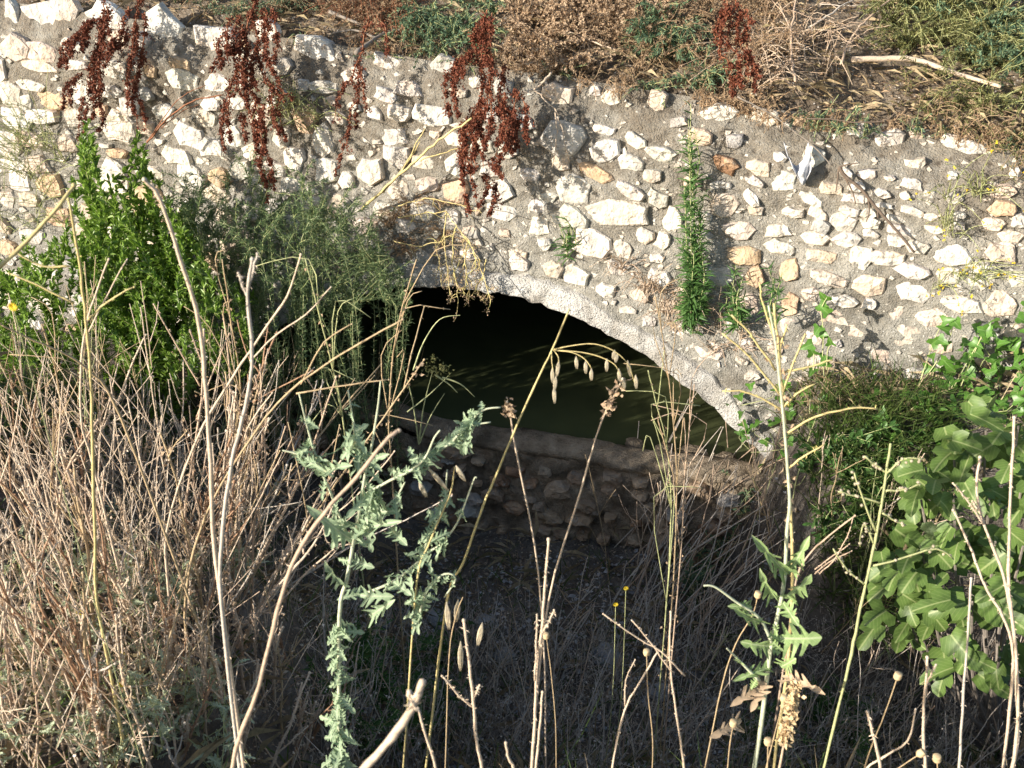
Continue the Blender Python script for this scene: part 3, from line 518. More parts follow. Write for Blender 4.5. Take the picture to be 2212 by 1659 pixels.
dock('B', [[(980, 60), (960, 150), (950, 300), (1000, 420), (980, 600), (960, 700), (870, 800), (900, 900), (870, 1050), (900, 1200), (930, 1300)], [(800, 380), (770, 420), (720, 500), (720, 620), (745, 730)], [(790, 400), (760, 590)],
     [(1090, 400), (1060, 560), (1040, 700), (1080, 850), (1010, 1000), (1040, 1080)], [(1150, 560), (1150, 700), (1100, 800), (1100, 930)], [(1190, 580), (1220, 700), (1210, 800), (1230, 880)], [(870, 740), (840, 900), (870, 1060)], [(960, 1080), (980, 1160), (930, 1280)],
     [(900, 320), (850, 360), (820, 480)], [(1010, 80), (990, 280)], [(1000, 560), (1000, 760), (960, 900), (950, 1050)], [(940, 640), (930, 800), (980, 950)], [(1060, 620), (1090, 760), (1040, 900)], [(920, 150), (930, 280), (970, 400)]], .2, 'dense rust-red dock seed head hanging above the arch with black shadow beside it', 1.15)
dock('C', [[(360, -20), (380, 120), (370, 280), (430, 330), (440, 470), (450, 540)], [(420, -10), (440, 100), (430, 220), (490, 370), (490, 520)], [(500, 340), (570, 480)], [(400, 40), (340, 160), (330, 260)], [(470, 60), (520, 140)]], .1, 'rust-red dock seed head at the top right, above the bare mortar', .9)
# ---------------------------------------------------------------- things lying on the wall and slope
def sticks(name, paths, r, mat, label, cat, n=.05, tip=.6, group=None, on=None):
    P0 = None; t = None
    for i, pth in enumerate(paths):
        pts = [(wallpt(*z(p[0], p[1], p[2]), n if len(p) < 4 else p[3]) if on is None else on(*z(p[0], p[1], p[2]))) for p in pth]
        c = smooth(np.array(pts), 5, r*(.3 if r < .008 else .07))
        if t is None: t = thing(name, c[0], label, cat, group)
        mb = MB(); rr = r if i == 0 else r*.5; mb.tube(c, np.linspace(rr, rr*tip, len(c))*(1+rng.normal(0, .04, len(c))), k=7 if r > .008 else 5); part(mb, 'stem' if i == 0 else 'side_branch', M[mat], t, True)
    return t
lift = lambda a: (lambda px, py: thit(px, py)+np.array([0, -.02, a]))
sticks('fallen_cane', [[('C', 1110, 515), ('C', 1400, 510), ('C', 1540, 530), ('C', 1700, 590), ('C', 1850, 635), ('C', 2020, 690)]], .014, 'pale', 'pale curved cane lying on the slope at the upper right', 'cane', on=lift(.11))
sticks('grey_branch', [[('B', 180, 390), ('B', 280, 310), ('B', 360, 262), ('B', 480, 238)], [('B', 300, 300), ('B', 160, 250), ('B', 20, 270)]], .013, 'bark', 'weathered grey branch with a dark cut end on the wall top', 'branch', on=lift(.05))
sticks('grey_branch', [[('B', 0, 130), ('B', 120, 180), ('B', 200, 212)]], .010, 'bark', 'shorter thin grey branch left of the cut branch on the wall top', 'branch', on=lift(.05))
sticks('dead_branch', [[('C', 1060, 1040), ('C', 1100, 1095), ('C', 1200, 1180), ('C', 1290, 1290), ('C', 1370, 1380), ('C', 1440, 1460), ('C', 1530, 1570)], [('C', 1060, 1040), ('C', 1110, 1025), ('C', 1180, 1015)], [('C', 1060, 1045), ('C', 1050, 1130), ('C', 1040, 1195)], [('C', 1085, 1085), ('C', 1140, 1180), ('C', 1165, 1270)], [('C', 1240, 1230), ('C', 1250, 1310), ('C', 1230, 1380)], [('C', 1300, 1300), ('C', 1305, 1360)]],
       .0085, 'twig', 'dark forked dead branch slanting down the right side of the wall', 'branch', .07)
sticks('bent_twig', [[('C', 430, 600), ('C', 600, 690), ('C', 760, 800), ('C', 900, 910), ('C', 1020, 1030)]], .004, 'bark', 'long thin grey twig slanting across the upper right wall to the rag', 'twig', .05)
sticks('bent_twig', [[('C', 860, 740), ('C', 1000, 740), ('C', 1160, 760), ('C', 1340, 750), ('C', 1420, 690)], [('C', 870, 750), ('C', 870, 870)]], .0035, 'twig', 'dark curved twig lying level along the top of the right wall', 'twig', .06)
sticks('dry_reed', [[('B', 200, 1300, .1), ('B', 320, 1190, .16), ('B', 430, 1090, .2), ('B', 560, 980, .24), ('B', 700, 850, .27), ('B', 880, 735, .3)], [('B', 430, 1090, .2), ('B', 520, 920, .22), ('B', 590, 800, .23)], [('B', 560, 1000, .24), ('B', 720, 945, .22), ('B', 840, 918, .2)], [('B', 330, 1200, .16), ('B', 480, 1010, .2), ('B', 560, 880, .2)]], .0075, 'yellow', 'thick straw-yellow reed stem slanting up across the wall to the dock', 'reed', .2)
sticks('arching_stem', [[('A', 915, 885, .2), ('A', 1000, 780, .2), ('A', 1100, 690, .2), ('A', 1220, 620, .18), ('A', 1390, 590, .15)], [('A', 925, 870, .2), ('A', 1010, 740, .22), ('A', 1130, 600, .2), ('A', 1280, 530, .16)], [('A', 1000, 800, .2), ('A', 1120, 700, .18), ('A', 1240, 650, .16)]], .0055, 'ruststem', 'arching orange-brown stems between the two biggest left docks', 'dry stem', .2)
sticks('tan_twig', [[('B', 1375, 455, .02), ('B', 1330, 510, .06), ('B', 1270, 550, .09), ('B', 1190, 580, .12)], [('B', 1270, 556, .09), ('B', 1330, 620, .08), ('B', 1400, 680, .08), ('B', 1440, 800, .06), ('B', 1490, 1010, .04)], [('B', 1400, 700, .08), ('B', 1410, 860, .06), ('B', 1380, 1040, .04)]], .007, 'pale', 'tan twig hanging from the wall top right of the dense dock', 'twig', .08)
sticks('dark_stem', [[('A', 740, 1165, .4), ('A', 790, 1090, .38), ('A', 850, 1000, .34)]], .007, 'twig', 'short dark stem sticking up between the spires of the bright green shrub', 'stem', .3)
sticks('slope_stick', [[('B', 1410, 240), ('B', 1560, 310), ('B', 1720, 370), ('B', 1890, 435)]], .006, 'pale', 'thin pale straight stick lying on the weedy wall top at centre', 'stick', on=lift(.06))
sticks('slope_stick', [[('C', 860, 270), ('C', 960, 210), ('C', 1040, 150), ('C', 1130, 100)], [('C', 920, 130), ('C', 1130, 140), ('C', 1260, 135)]], .006, 'grey', 'grey dead sticks crossing on bare soil at the top right', 'stick', on=lift(.08))
sticks('slope_stick', [[('C', 1040, 560), ('C', 1080, 440), ('C', 1160, 320), ('C', 1280, 210), ('C', 1440, 80)], [('C', 1090, 430), ('C', 1200, 350), ('C', 1350, 320)]], .007, 'stalk', 'tall leaning brown dead stem rising beside the pale cane', 'dry stem', on=lift(.12))
sticks('slope_stick', [[('C', 760, 700), ('C', 735, 560), ('C', 735, 380), ('C', 760, 180), ('C', 770, 0)], [('C', 735, 400), ('C', 690, 280), ('C', 620, 190)]], .007, 'stalk', 'upright orange-brown dead stem right of the top right dock', 'dry stem', on=lift(.14))
# rag caught on the wall
g = []; o_ = wallpt(*z('C', 770, 1010), .05); t = thing('torn_rag', o_, 'torn pale grey rag caught on the right side of the wall', 'rag')
mb = MB(); U_ = np.linspace(0, 1, 9); V2 = np.linspace(0, 1, 14)
def ragf(u, v):
    out = np.zeros(u.shape+(3,))
    for i in range(u.shape[0]):
        for j in range(u.shape[1]):
            a, b = u[i, j], v[i, j]
            lx = np.interp(b, [0, .3, .65, 1], [715, 742, 775, 830]); rx = np.interp(b, [0, .3, .65, 1], [872, 885, 892, 845]); y0 = np.interp(b, [0, 1], [880+150*math.sin(a*math.pi)**.7, 1150])
            out[i, j] = wallpt(*z('C', lx+(rx-lx)*a, y0), .03+.022*math.sin(a*11+b*3)+.03*b*(1-b)*4+.01*math.sin(b*13+a*5))
    return out
mb.add(*grid(U_, V2, ragf)); ro = part(mb, 'cloth', M['rag'], t, True); md = ro.modifiers.new('thick', 'SOLIDIFY'); md.thickness = .003
# ---------------------------------------------------------------- leafy plants
def plant(name, base, stems, label, cat, stemmat, leafmat, n_leaf, L, W, ang=.8, r=.003, tpl=BLADE, group=None, lo=.05, droop=0., taper=.35, flowers=0, spread=.3, bitn=0, leafname='foliage'):
    t = thing(name, base, label, cat, group); mb = MB(); ml = MB(); mf = MB(); m3 = MB()
    for s in stems:
        c = smooth(np.array(s), 4, r*.6); mb.tube(c, r, r*.45, k=4)
        Ls = np.linalg.norm(np.diff(c, axis=0), axis=1).sum(); twigleaves(ml, c, max(3, int(n_leaf*Ls)), L, W, ang, tpl, lo, 1., taper, droop, spread)
        if flowers and random.random() < .7:
            for _ in range(flowers): q = c[-1]+rv(.012); mf.leaves([q]*6, rng.normal(size=(6, 3)), rng.normal(size=(6, 3)), .009, .007, BLADE)
        if bitn: bits(m3, c, bitn, .006, .006, .3, 1.)
    part(mb, 'stems', M[stemmat], t, True)
    if ml.n: part(ml, leafname, M[leafmat], t)
    if mf.n: part(mf, 'flowers', M['flower'], t)
    if m3.n: part(m3, 'seeds', M['straw'], t)
    return t
def inpoly(pg):
    xs = [p[0] for p in pg]; ys = [p[1] for p in pg]
    while True:
        x, y = R_(min(xs), max(xs)), R_(min(ys), max(ys)); c = False; j = len(pg)-1
        for i in range(len(pg)):
            if (pg[i][1] > y) != (pg[j][1] > y) and x < (pg[j][0]-pg[i][0])*(y-pg[i][1])/(pg[j][1]-pg[i][1])+pg[i][0]: c = not c
            j = i
        if c: return x, y
def twig_from(tip, L, lean=.25):
    d = unit(np.array([random.gauss(0, lean), random.gauss(0, lean), 1])); b = tip-d*L; mid = (tip+b)/2+rv(L*.05); return [b, mid, tip]
# bright green shrub on the left
pg = [(150, 420), (165, 300), (190, 262), (215, 330), (240, 400), (280, 380), (300, 290), (320, 370), (345, 420), (420, 430), (430, 560), (400, 640), (200, 640), (140, 520)]
tips = [inpoly(pg) for _ in range(190)]+[(190, 265), (300, 288), (205, 300), (292, 330), (180, 330), (315, 350)]
base = at(300, 780, 4.75); base[2] = float(ground(base[0], base[1])); stems = [[base+rv(.05), *twig_from(at(x, y, R_(4.35, 4.95)), R_(.14, .3), .3)[0:]] if i % 6 == 0 else twig_from(at(x, y, R_(4.3, 4.95)), R_(.12, .26), .3) for i, (x, y) in enumerate(tips)]
plant('green_shrub', base, stems, 'bright green leafy shrub with two spires against the left of the wall', 'shrub', 'greenstem', 'bright', 280, .044, .017, .62, .003, OVAL, lo=0)
for lab, pg, n, sd in [('dark green leafy shrub in shade at the left edge below the bright shrub', [(-40, 520), (140, 500), (200, 640), (180, 800), (-40, 820)], 90, 1), ('low leafy green shrub under the bright shrub, behind the dry thicket', [(190, 600), (420, 540), (520, 620), (540, 740), (330, 790), (180, 740)], 100, 2)]:
    base = at((pg[0][0]+pg[2][0])/2, 860, 4.5); base[2] = float(ground(base[0], base[1]))
    stems = [twig_from(at(*inpoly(pg), R_(4.1, 4.7)), R_(.12, .26), .4) for _ in range(n)]; stems += [[base+rv(.04), (base+np.array(s[0]))/2+rv(.04), np.array(s[0])] for s in stems[::7]]
    plant('green_shrub', base, stems, lab, 'shrub', 'greenstem', 'bright', 240, .04, .015, .7, .003, OVAL, lo=0)
# feathery weeds between shrub and arch
fe = [(400, 345, 470, 640), (455, 400, 500, 650), (520, 350, 540, 660), (570, 430, 580, 680), (610, 390, 610, 690), (655, 320, 640, 690), (690, 400, 680, 720), (735, 430, 720, 720), (770, 460, 750, 760), (800, 500, 780, 760), (830, 470, 800, 740), (560, 520, 570, 760), (640, 560, 640, 800), (720, 560, 720, 800), (480, 520, 500, 740), (845, 570, 830, 800)]
places = ['beside the bright green shrub', 'just right of the bright green shrub', 'under the biggest dock', 'below the tip of the biggest dock', 'right of the biggest dock tip', 'tallest, reaching up beside the thin dock', 'below the thin dock', 'left of the reed stem foot', 'at the foot of the yellow reed', 'near the left side of the arch', 'reaching up left of the arch top', 'low behind the dry thicket', 'low below the thin dock', 'low left of the arch', 'low at the right foot of the bright shrub', 'hanging by the left edge of the dark arch']
for (x0, y0, x1, y1), pl in zip(fe, places):
    Y = R_(4.45, 4.85); b = at(x1, y1+40, Y); stems = []
    b[2] = min(b[2], float(ground(b[0], b[1]))+.2)
    for k in range(5):
        tip = at(x0+random.gauss(0, 34), y0+20+abs(random.gauss(0, 60)), Y+R_(-.15, .15)); m_ = at((x0+x1)/2+random.gauss(0, 40), (y0+y1)/2+random.gauss(0, 30), Y+R_(-.15, .15)); stems.append([b+rv(.06), b*.5+m_*.5+rv(.05), m_, tip])
        for _ in range(4): e = m_+(tip-m_)*R_(-.3, .9); stems.append([e, e+np.array([R_(-.06, .06), R_(-.05, .05), R_(.04, .1)]), e+np.array([R_(-.12, .12), R_(-.08, .08), R_(.08, .2)])])
    plant('feathery_weed', b, stems, 'feathery dark green weed '+pl, 'weed', 'greenstem', 'feather', 190, .036, .005, .75, .0018, group='feathery weeds between shrub and arch', droop=.1, lo=0)
# green column of fleabane on the wall, and its smaller neighbour
def fleab(tops, basepx, n, label, nl, n0=.12):
    b = wallpt(*basepx, n0*.6); stems = []
    for (x, y) in tops:
        xm = (x+basepx[0])/2+R_(-14, 14); stems.append([b+rv(.02), wallpt(xm, (y+basepx[1])/2, n0*R_(.7, 1.4)), wallpt(x, y, n0*R_(.5, 1.4))])
    return plant('fleabane', b, stems, label, 'weed', 'greenstem', 'flea', int(nl*1.15), .082, .0105, .9, .003, GRASS, droop=.35, lo=0, taper=.45)
fleab([(1490, 330), (1478, 400), (1505, 440), (1520, 420), (1495, 500), (1470, 520), (1515, 540), (1480, 580), (1505, 600), (1530, 610), (1465, 600), (1490, 640), (1520, 640), (1490, 300)], (1500, 690), 0, 'tall dark green leafy weed growing in a column up the wall right of the arch', 210)
fleab([(1492, 225), (1487, 260), (1500, 280)], (1494, 420), 0, 'thin pale-stemmed green weed hanging from the wall top above the tall column', 60, .1)
fleab([(1590, 570), (1605, 600), (1580, 610), (1600, 630), (1570, 640)], (1592, 700), 0, 'small dark green leafy weed just right of the tall wall weed', 130)
fleab([(1222, 470), (1240, 490), (1210, 490), (1230, 500)], (1228, 540), 0, 'little weed tuft growing from the mortar above the arch', 90, .05)
fleab([(1660, 580), (1672, 600), (1690, 590)], (1668, 700), 0, 'two thin green sprigs standing against the wall right of the arch', 60, .3)
# dead orange weed hanging over the arch crown
o_ = wallpt(*z('B', 720, 1320), .05); t = thing('dead_weed', o_, 'dead orange weed with seed clusters hanging over the top of the arch', 'dry weed')
mb = MB(); ms = MB()
main = [[(963, 458), (991, 493), (1015, 528), (1036, 562)], [(963, 460), (960, 520), (965, 580), (975, 640)], [(985, 490), (975, 560), (985, 600), (990, 655)], [(1010, 520), (1005, 580), (1015, 640)], [(1036, 560), (1045, 600), (1060, 650)], [(1000, 510), (1030, 560), (1010, 600), (1000, 640)], [(940, 520), (950, 570), (955, 620)], [(1015, 530), (990, 570), (975, 610)], [(1050, 560), (1040, 600), (1020, 640)], [(850, 520), (900, 530), (950, 520), (985, 500)], [(860, 445), (920, 430), (980, 440), (1040, 460)], [(860, 470), (920, 460), (965, 456)]]
for i, m_ in enumerate(main):
    c = smooth(np.array([wallpt(x, y, .1+.05*j+R_(-.02, .02)) for j, (x, y) in enumerate(m_)]), 5, .004); mb.tube(c, .0032, .0016, k=4)
    for _ in range(7):
        q, d, _t = along(c, 1, .2, 1.); e = q[0]+np.array([R_(-.06, .06), R_(-.04, .04), R_(-.1, .02)]); mb.tube(smooth([q[0], (q[0]+e)/2+rv(.008), e], 2), .0016, .001, k=3)
        if i < 9: bits(ms, np.array([(q[0]+e)/2, e]), 14, .008, .008)
part(mb, 'stems', M['yellow'], t); part(ms, 'seeds', M['tan'], t)
# ivy
def leafpart(P, D, U, L, W, tpl, mat, root, name='leaf'):
    if tpl is LETT: tpl = random.choice(LETTS)
    mb = MB(); mb.leaves([P], [D], [U], L, W, tpl); o = part(mb, name, M[mat], root, True)
    a = o.data.attributes.new('leafxy', 'FLOAT_VECTOR', 'POINT'); a.data.foreach_set('vector', tpl[0].astype(np.float32).ravel()); return o
def ivy_sprig(stems, lv, n0, label):
    b = wallpt(*z('F', *stems[0][0]), n0); t = thing('ivy_sprig', b, label, 'ivy'); mb = MB()
    for s in stems: mb.tube(smooth(np.array([wallpt(*z('F', x, y), n0*R_(.9, 1.1)) for x, y in s]), 4), .003, .0018, k=4)
    part(mb, 'stem', M['greenstem'], t)
    for (x, y) in lv:
        p = wallpt(*z('F', x, y+R_(-10, 20)), n0*R_(.9, 1.15)); leafpart(p, Dw*R_(-1, 1)+Tw*R_(-.6, 1)+Nw*R_(.1, .6), Nw+np.array([-.5, -.2, .6])+rv(.35), R_(.045, .065), R_(.05, .068), IVY, 'ivy', t)
ivy_sprig([[(970, 860), (960, 700), (965, 560), (950, 430), (985, 350)], [(900, 830), (905, 700), (895, 630)], [(985, 800), (990, 680), (1015, 640)]], [(985, 355), (940, 400), (995, 455), (940, 515), (895, 630), (985, 610), (1015, 640), (905, 700), (980, 715), (940, 560), (1000, 760), (900, 790)], .24, 'upright ivy sprig with bright leaves casting dark shadows on the right wall')
ivy_sprig([[(1560, 890), (1640, 650), (1705, 500)], [(1600, 850), (1735, 640), (1775, 490)], [(1780, 900), (1865, 740), (1960, 580)], [(1820, 900), (1900, 700), (1970, 540)]], [(1705, 500), (1775, 490), (1745, 540), (1680, 595), (1735, 640), (1635, 650), (1820, 670), (1905, 665), (1890, 625), (1960, 580), (1920, 550), (1970, 550), (1695, 720), (1865, 740), (1770, 790), (1640, 720), (1860, 800), (1590, 780)], .2, 'spreading ivy sprigs with scattered leaves and shadows at the right edge of wall')
def ivy_patch(pg, n, label, Ls=(.04, .06), lift_=.1):
    pts = [inpoly(pg) for _ in range(n)]; P = []
    for x, y in pts:
        p = ghit(x, y, ground, 2.2); s, t_ = st(x, y)
        w = wp(s, t_, .05)
        if w[1] < p[1]: p = w
        P.append(p+np.array([R_(-.02, .02), -R_(0, .06), R_(.02, lift_)]))
    b = np.mean(P, axis=0); b[2] -= .1; t = thing('ivy_patch', b, label, 'ivy'); mb = MB()
    for p in P[::3]: mb.tube(smooth([p+np.array([R_(-.15, .15), R_(-.02, .1), -.12]), p+np.array([R_(-.05, .05), 0, -.05]), p], 2), .0025, .0015, k=3)
    part(mb, 'stems', M['greenstem'], t)
    for p in P: leafpart(p, np.array([R_(-1, 1), R_(-1, .2), R_(-.5, .6)]), np.array([-.5, -.5, .8])+rv(.35), R_(*Ls), R_(*Ls)*1.05, IVY, 'ivy', t)
ivy_patch([(2020, 800), (2110, 740), (2230, 690), (2230, 960), (2120, 920), (2020, 950)], 130, 'bright green ivy patch spilling along the wall foot at the right edge', lift_=.16)
ivy_patch([(1560, 850), (1700, 830), (1790, 900), (1800, 1000), (1640, 1010), (1560, 960)], 38, 'scattered ivy leaves right of the arch springing')
ivy_patch([(1830, 880), (2010, 850), (2040, 1000), (1900, 1010)], 40, 'sparse ivy leaves on the shaded ledge left of the fig bush', lift_=.1)
# fig bush
base = gpt(2.0, 2.75); t = thing('fig_bush', base, 'fig bush with large lobed light green leaves at the lower right', 'bush'); mb = MB()
figtop = [(2000, 1010, 2.95), (2060, 960, 3.0), (2130, 930, 3.0), (2200, 920, 2.95), (1990, 1080, 2.9), (2060, 1080, 2.8), (2140, 1040, 2.85), (2205, 1060, 2.8), (1990, 1180, 2.8), (1940, 1230, 2.75), (2060, 1180, 2.7), (2150, 1170, 2.7), (2210, 1180, 2.65), (2010, 1290, 2.6), (2100, 1300, 2.55), (2190, 1300, 2.5), (1960, 1330, 2.7), (2060, 1400, 2.5), (2160, 1420, 2.45)]
for (x, y, Y) in figtop:
    p = at(x, y, Y-.05); c = smooth([base+rv(.03), base*.45+p*.55+np.array([0, .06, -.12]), p], 4); mb = MB(); mb.tube(c, .008, .004, k=5); fb = part(mb, 'branch', M['bark'], t)
    for k in range(9):
        p = at(x+random.gauss(0, 28), y+random.gauss(0, 26), Y+R_(-.1, .12)); leafpart(p, np.array([R_(-1, 1), R_(-1, .1), R_(-.7, .25)]), np.array([-.55, -.45, .75])+rv(.22), R_(.065, .13), R_(.065, .115), FIG, 'fig', fb)
# ---------------------------------------------------------------- weeds along the top of the wall and on the slope
def top_weeds(pg, n, name, lab, grp, stemmat, leafmat, nl, L, W, H, r=.0022, tpl=BLADE, hang=.5, k=7, bitn=0, cat='weed', flowers=0):
    for i in range(n):
        x, y = inpoly(pg); b = thit(x, y); s_, t_ = st(x, y); onwall = t_ < ttop(s_)
        stems = []
        for _ in range(k):
            h = H*R_(.5, 1.3); d = np.array([random.gauss(0, .6), -abs(random.gauss(.25, .4)), R_(.3, 1.1)])
            m_ = b+unit(d)*h*.55; e = m_+unit(d*np.array([1, 1, .2])+np.array([0, -.1, -hang*R_(-.6, 1.4)]))*h*.6; stems.append([b+rv(.015), m_, e])
        plant(name, b-np.array([0, 0, .01]), stems, lab, cat, stemmat, leafmat, nl, L, W, .8, r, tpl, grp, lo=.05, bitn=bitn, flowers=flowers)
top_weeds([(860, 30), (1090, 0), (1090, 110), (960, 140), (870, 120)], 17, 'sprawling_weed', 'blue-green weed on the wall top between the grey branch and the dense dock', 'blue-green weeds left of the dense dock', 'greenstem', 'blue', 160, .03, .011, .2)
top_weeds([(1340, 40), (1400, 130), (1470, 180), (1560, 210), (1460, 110), (1440, 60)], 12, 'sprawling_weed', 'blue-green weed on the wall top above the tall wall weed', 'blue-green weeds above the tall wall weed', 'greenstem', 'blue', 120, .04, .012, .22)
top_weeds([(330, 0), (640, 0), (640, 60), (420, 50)], 12, 'sprawling_weed', 'small grey-green weed on the wall top between the left docks', 'small weeds between the left docks', 'straw', 'blue', 110, .026, .009, .16)
top_weeds([(1880, 0), (2230, -10), (2230, 310), (2100, 270), (2050, 190), (1930, 130)], 46, 'olive_weed', 'tangled olive-green weed on the slope at the top right corner', 'olive weeds of the top right slope', 'greenstem', 'olive', 150, .028, .008, .24, k=8)
top_weeds([(1990, 40), (2230, 60), (2230, 200), (2080, 160)], 14, 'sprawling_weed', 'leafy blue-green weed among the olive weeds at the top right', 'blue-green weeds of the top right slope', 'greenstem', 'blue', 120, .035, .013, .22)
top_weeds([(1075, 0), (1340, 0), (1350, 60), (1300, 190), (1130, 190), (1080, 100)], 34, 'tan_brush', 'dry tan brush heaped on the wall top right of the dense dock', 'tan brush on the wall top', 'thatch', 'tan', 190, .022, .013, .2, k=9, cat='dry brush')
top_weeds([(1360, 0), (1420, 0), (1430, 110), (1370, 110)], 8, 'tan_brush', 'small heap of dry tan leaves at top centre right of the big brush', 'small tan brush', 'thatch', 'tan', 200, .024, .015, .2, k=8, cat='dry brush')
top_weeds([(620, 0), (880, -10), (870, 90), (700, 70)], 20, 'brown_brush', 'dry reddish-brown brush on the wall top around the grey branch', 'brown brush around the grey branch', 'ruststem', 'thatch', 150, .02, .006, .22, k=9, cat='dry brush')
top_weeds([(1300, 0), (1640, -10), (1700, 130), (1560, 190), (1330, 170)], 46, 'brown_brush', 'matted dry brown brush on the slope above the centre right of the wall', 'matted brush above the wall', 'thatch', 'thatch', 120, .02, .006, .22, k=10, cat='dry brush')
top_weeds([(1600, 60), (1760, 20), (1800, 200), (1700, 240), (1600, 200)], 18, 'brown_brush', 'wispy orange-brown brush right of the top right dock', 'wispy brush by the top right dock', 'stalk', 'tan', 60, .014, .006, .28, k=7, cat='dry brush')
top_weeds([(1960, 180), (2230, 290), (2230, 400), (2120, 330), (1980, 250)], 14, 'brown_brush', 'olive-brown dry weed at the wall edge below the pale cane', 'dry weeds below the cane', 'thatch', 'olive', 110, .02, .006, .16, k=8, cat='dry brush')
top_weeds([(0, 280), (160, 320), (160, 520), (0, 520)], 12, 'wiry_weed', 'thin wiry green weed against the wall at the left edge', 'wiry weeds at the left edge', 'greenstem', 'feather', 60, .02, .003, .42, k=8, hang=-.2)
top_weeds([(560, 200), (700, 200), (700, 290), (590, 280)], 7, 'wiry_weed', 'fine yellow-green weed sprig beside the biggest dock on the wall', 'fine sprigs beside the biggest dock', 'greenstem', 'olive', 110, .013, .005, .26, k=8)
top_weeds([(840, 440), (960, 430), (1000, 520), (860, 560)], 12, 'brown_brush', 'dead brown weed growing on the wall just above the arch crown', 'dead weeds above the arch crown', 'thatch', 'thatch', 90, .018, .006, .14, k=9, cat='dry brush')
top_weeds([(1330, 560), (1480, 640), (1640, 760), (1600, 800), (1420, 690)], 18, 'brown_brush', 'thin brown dead weed hanging along the right flank of the arch', 'dead weeds on the right flank of the arch', 'stalk', 'thatch', 50, .016, .005, .17, k=8, hang=.9, cat='dry brush')
top_weeds([(2020, 430), (2130, 400), (2140, 480), (2040, 520)], 5, 'flowering_weed', 'thin weed with tiny yellow flowers on the upper right wall', 'upper yellow-flowered weeds', 'greenstem', 'olive', 70, .02, .006, .2, k=6, flowers=1)
top_weeds([(1990, 560), (2140, 560), (2120, 640), (2010, 640)], 5, 'flowering_weed', 'thin weed with tiny yellow flowers low on the right wall', 'lower yellow-flowered weeds', 'greenstem', 'olive', 45, .014, .005, .2, k=6, flowers=2)
EDGE = [(640, 95), (945, 142), (1200, 175), (1545, 235), (1750, 270), (1960, 298), (2230, 335)]
pgE = [(x, y-22) for x, y in EDGE]+[(x, y+8) for x, y in EDGE[::-1]]
top_weeds(pgE, 60, 'edge_weed', 'small dry weed drooping over the top edge of the wall', 'dry weeds along the wall edge', 'thatch', 'thatch', 90, .02, .006, .11, k=8, hang=1.4, cat='dry brush')
top_weeds(pgE, 16, 'edge_green_weed', 'small green weed drooping over the top edge of the wall', 'green weeds along the wall edge', 'greenstem', 'blue', 110, .025, .009, .12, k=6, hang=1.4)
# loose litter on soil
def litter(name, fn, n, mat, label, L, W, lift_=.02, cat='litter'):
    P = np.array([fn() for _ in range(n)]); P[:, 2] += rng.uniform(0, lift_, n); D = rng.normal(size=(n, 3)); D[:, 2] *= .25; U = rng.normal(0, .3, (n, 3))+np.array([0, 0, 1.])
    mb = MB(); mb.leaves(P, D, U, rng.uniform(*L, n), rng.uniform(*W, n), BLADE); o = mb.build(name, M[mat]); tag(o, label, cat, kind='stuff')
def on_terr():
    s = R_(-3.6, 2.9); d = abs(random.gauss(0, .9))+.0; p = Ow+Dw*s+Tw*float(ttop(s))-Nh*(d+.16); p[2] = float(terrace(p[0], p[1])); return p
def on_ground(x0=-2.4, x1=2.6, y0=1.1, y1=4.4):
    while True:
        p = gpt(R_(x0, x1), R_(y0, y1))
        if p[2] > -.74: return p
litter('slope_litter', on_terr, 9000, 'thatch', 'loose dry brown plant litter strewn over the slope above the wall', (.01, .045), (.004, .014), .05)
litter('slope_straw', on_terr, 4000, 'drygrass', 'pale broken straw strewn over the slope above the wall', (.05, .16), (.0025, .005), .06)
litter('bank_litter', on_ground, 16000, 'litter', 'dry leaf and stalk litter covering the shaded bank and ditch', (.01, .04), (.004, .014), .04)
litter('bank_straw', on_ground, 2500, 'drygrass', 'broken straw lying over the bank and ditch floor', (.06, .22), (.0025, .005), .12)
litter('ditch_gravel', lambda: on_ground(-.7, 1.3, 2.3, 4.2), 2600, 'gravel', 'bluish grey gravel chips scattered on the shaded ditch floor', (.012, .035), (.010, .03), .012, 'gravel')
# ---------------------------------------------------------------- grass
def grass(name, bases, Hs, W, mat, label, lean=(0, 0), spread=.35, cat='grass'):
    n = len(bases); P = np.array(bases); D = rng.normal(0, spread, (n, 3)); D[:, 2] = 1; D[:, 0] += lean[0]; D[:, 1] += lean[1]
    D /= np.linalg.norm(D, axis=1)[:, None]; L = rng.uniform(*Hs, n); mb = MB()
    # three-segment curved blades
    k = 5; tt = np.linspace(0, 1, k); side = np.cross(D, rng.normal(size=(n, 3))); side /= np.linalg.norm(side, axis=1)[:, None]
    hz = D.copy(); hz[:, 2] = 0; hz += rng.normal(0, .25, (n, 3))*np.array([1, 1, 0])
    V = []
    for i, t_ in enumerate(tt):
        c = P+D*(L*t_)[:, None]+hz*(L*t_*t_*.5)[:, None]; c[:, 2] -= L*t_*t_*.32*rng.uniform(.2, 1.6, n) if i else 0
        w = W*(1-t_**2*.95)/2; V += [c-side*w, c+side*w]
    V = np.stack(V, 1); F = np.array([(2*i, 2*i+1, 2*i+3, 2*i+2) for i in range(k-1)]); mb.add(V.reshape(-1, 3), (F[None]+np.arange(n)[:, None, None]*2*k).reshape(-1, 4))
    return tag(mb.build(name, M[mat]), label, cat, kind='stuff')
def gx_(pg, n, y0=1.0): return [ghit(*inpoly(pg), ground, y0) for _ in range(n)]
grass('ditch_grass', gx_([(1760, 850), (2060, 860), (2010, 1400), (1800, 1380), (1740, 1100)], 1500), (.15, .42), .006, 'grass', 'long dark green grass drooping off the shaded ledge left of the fig bush', (-.1, -.5), .3)
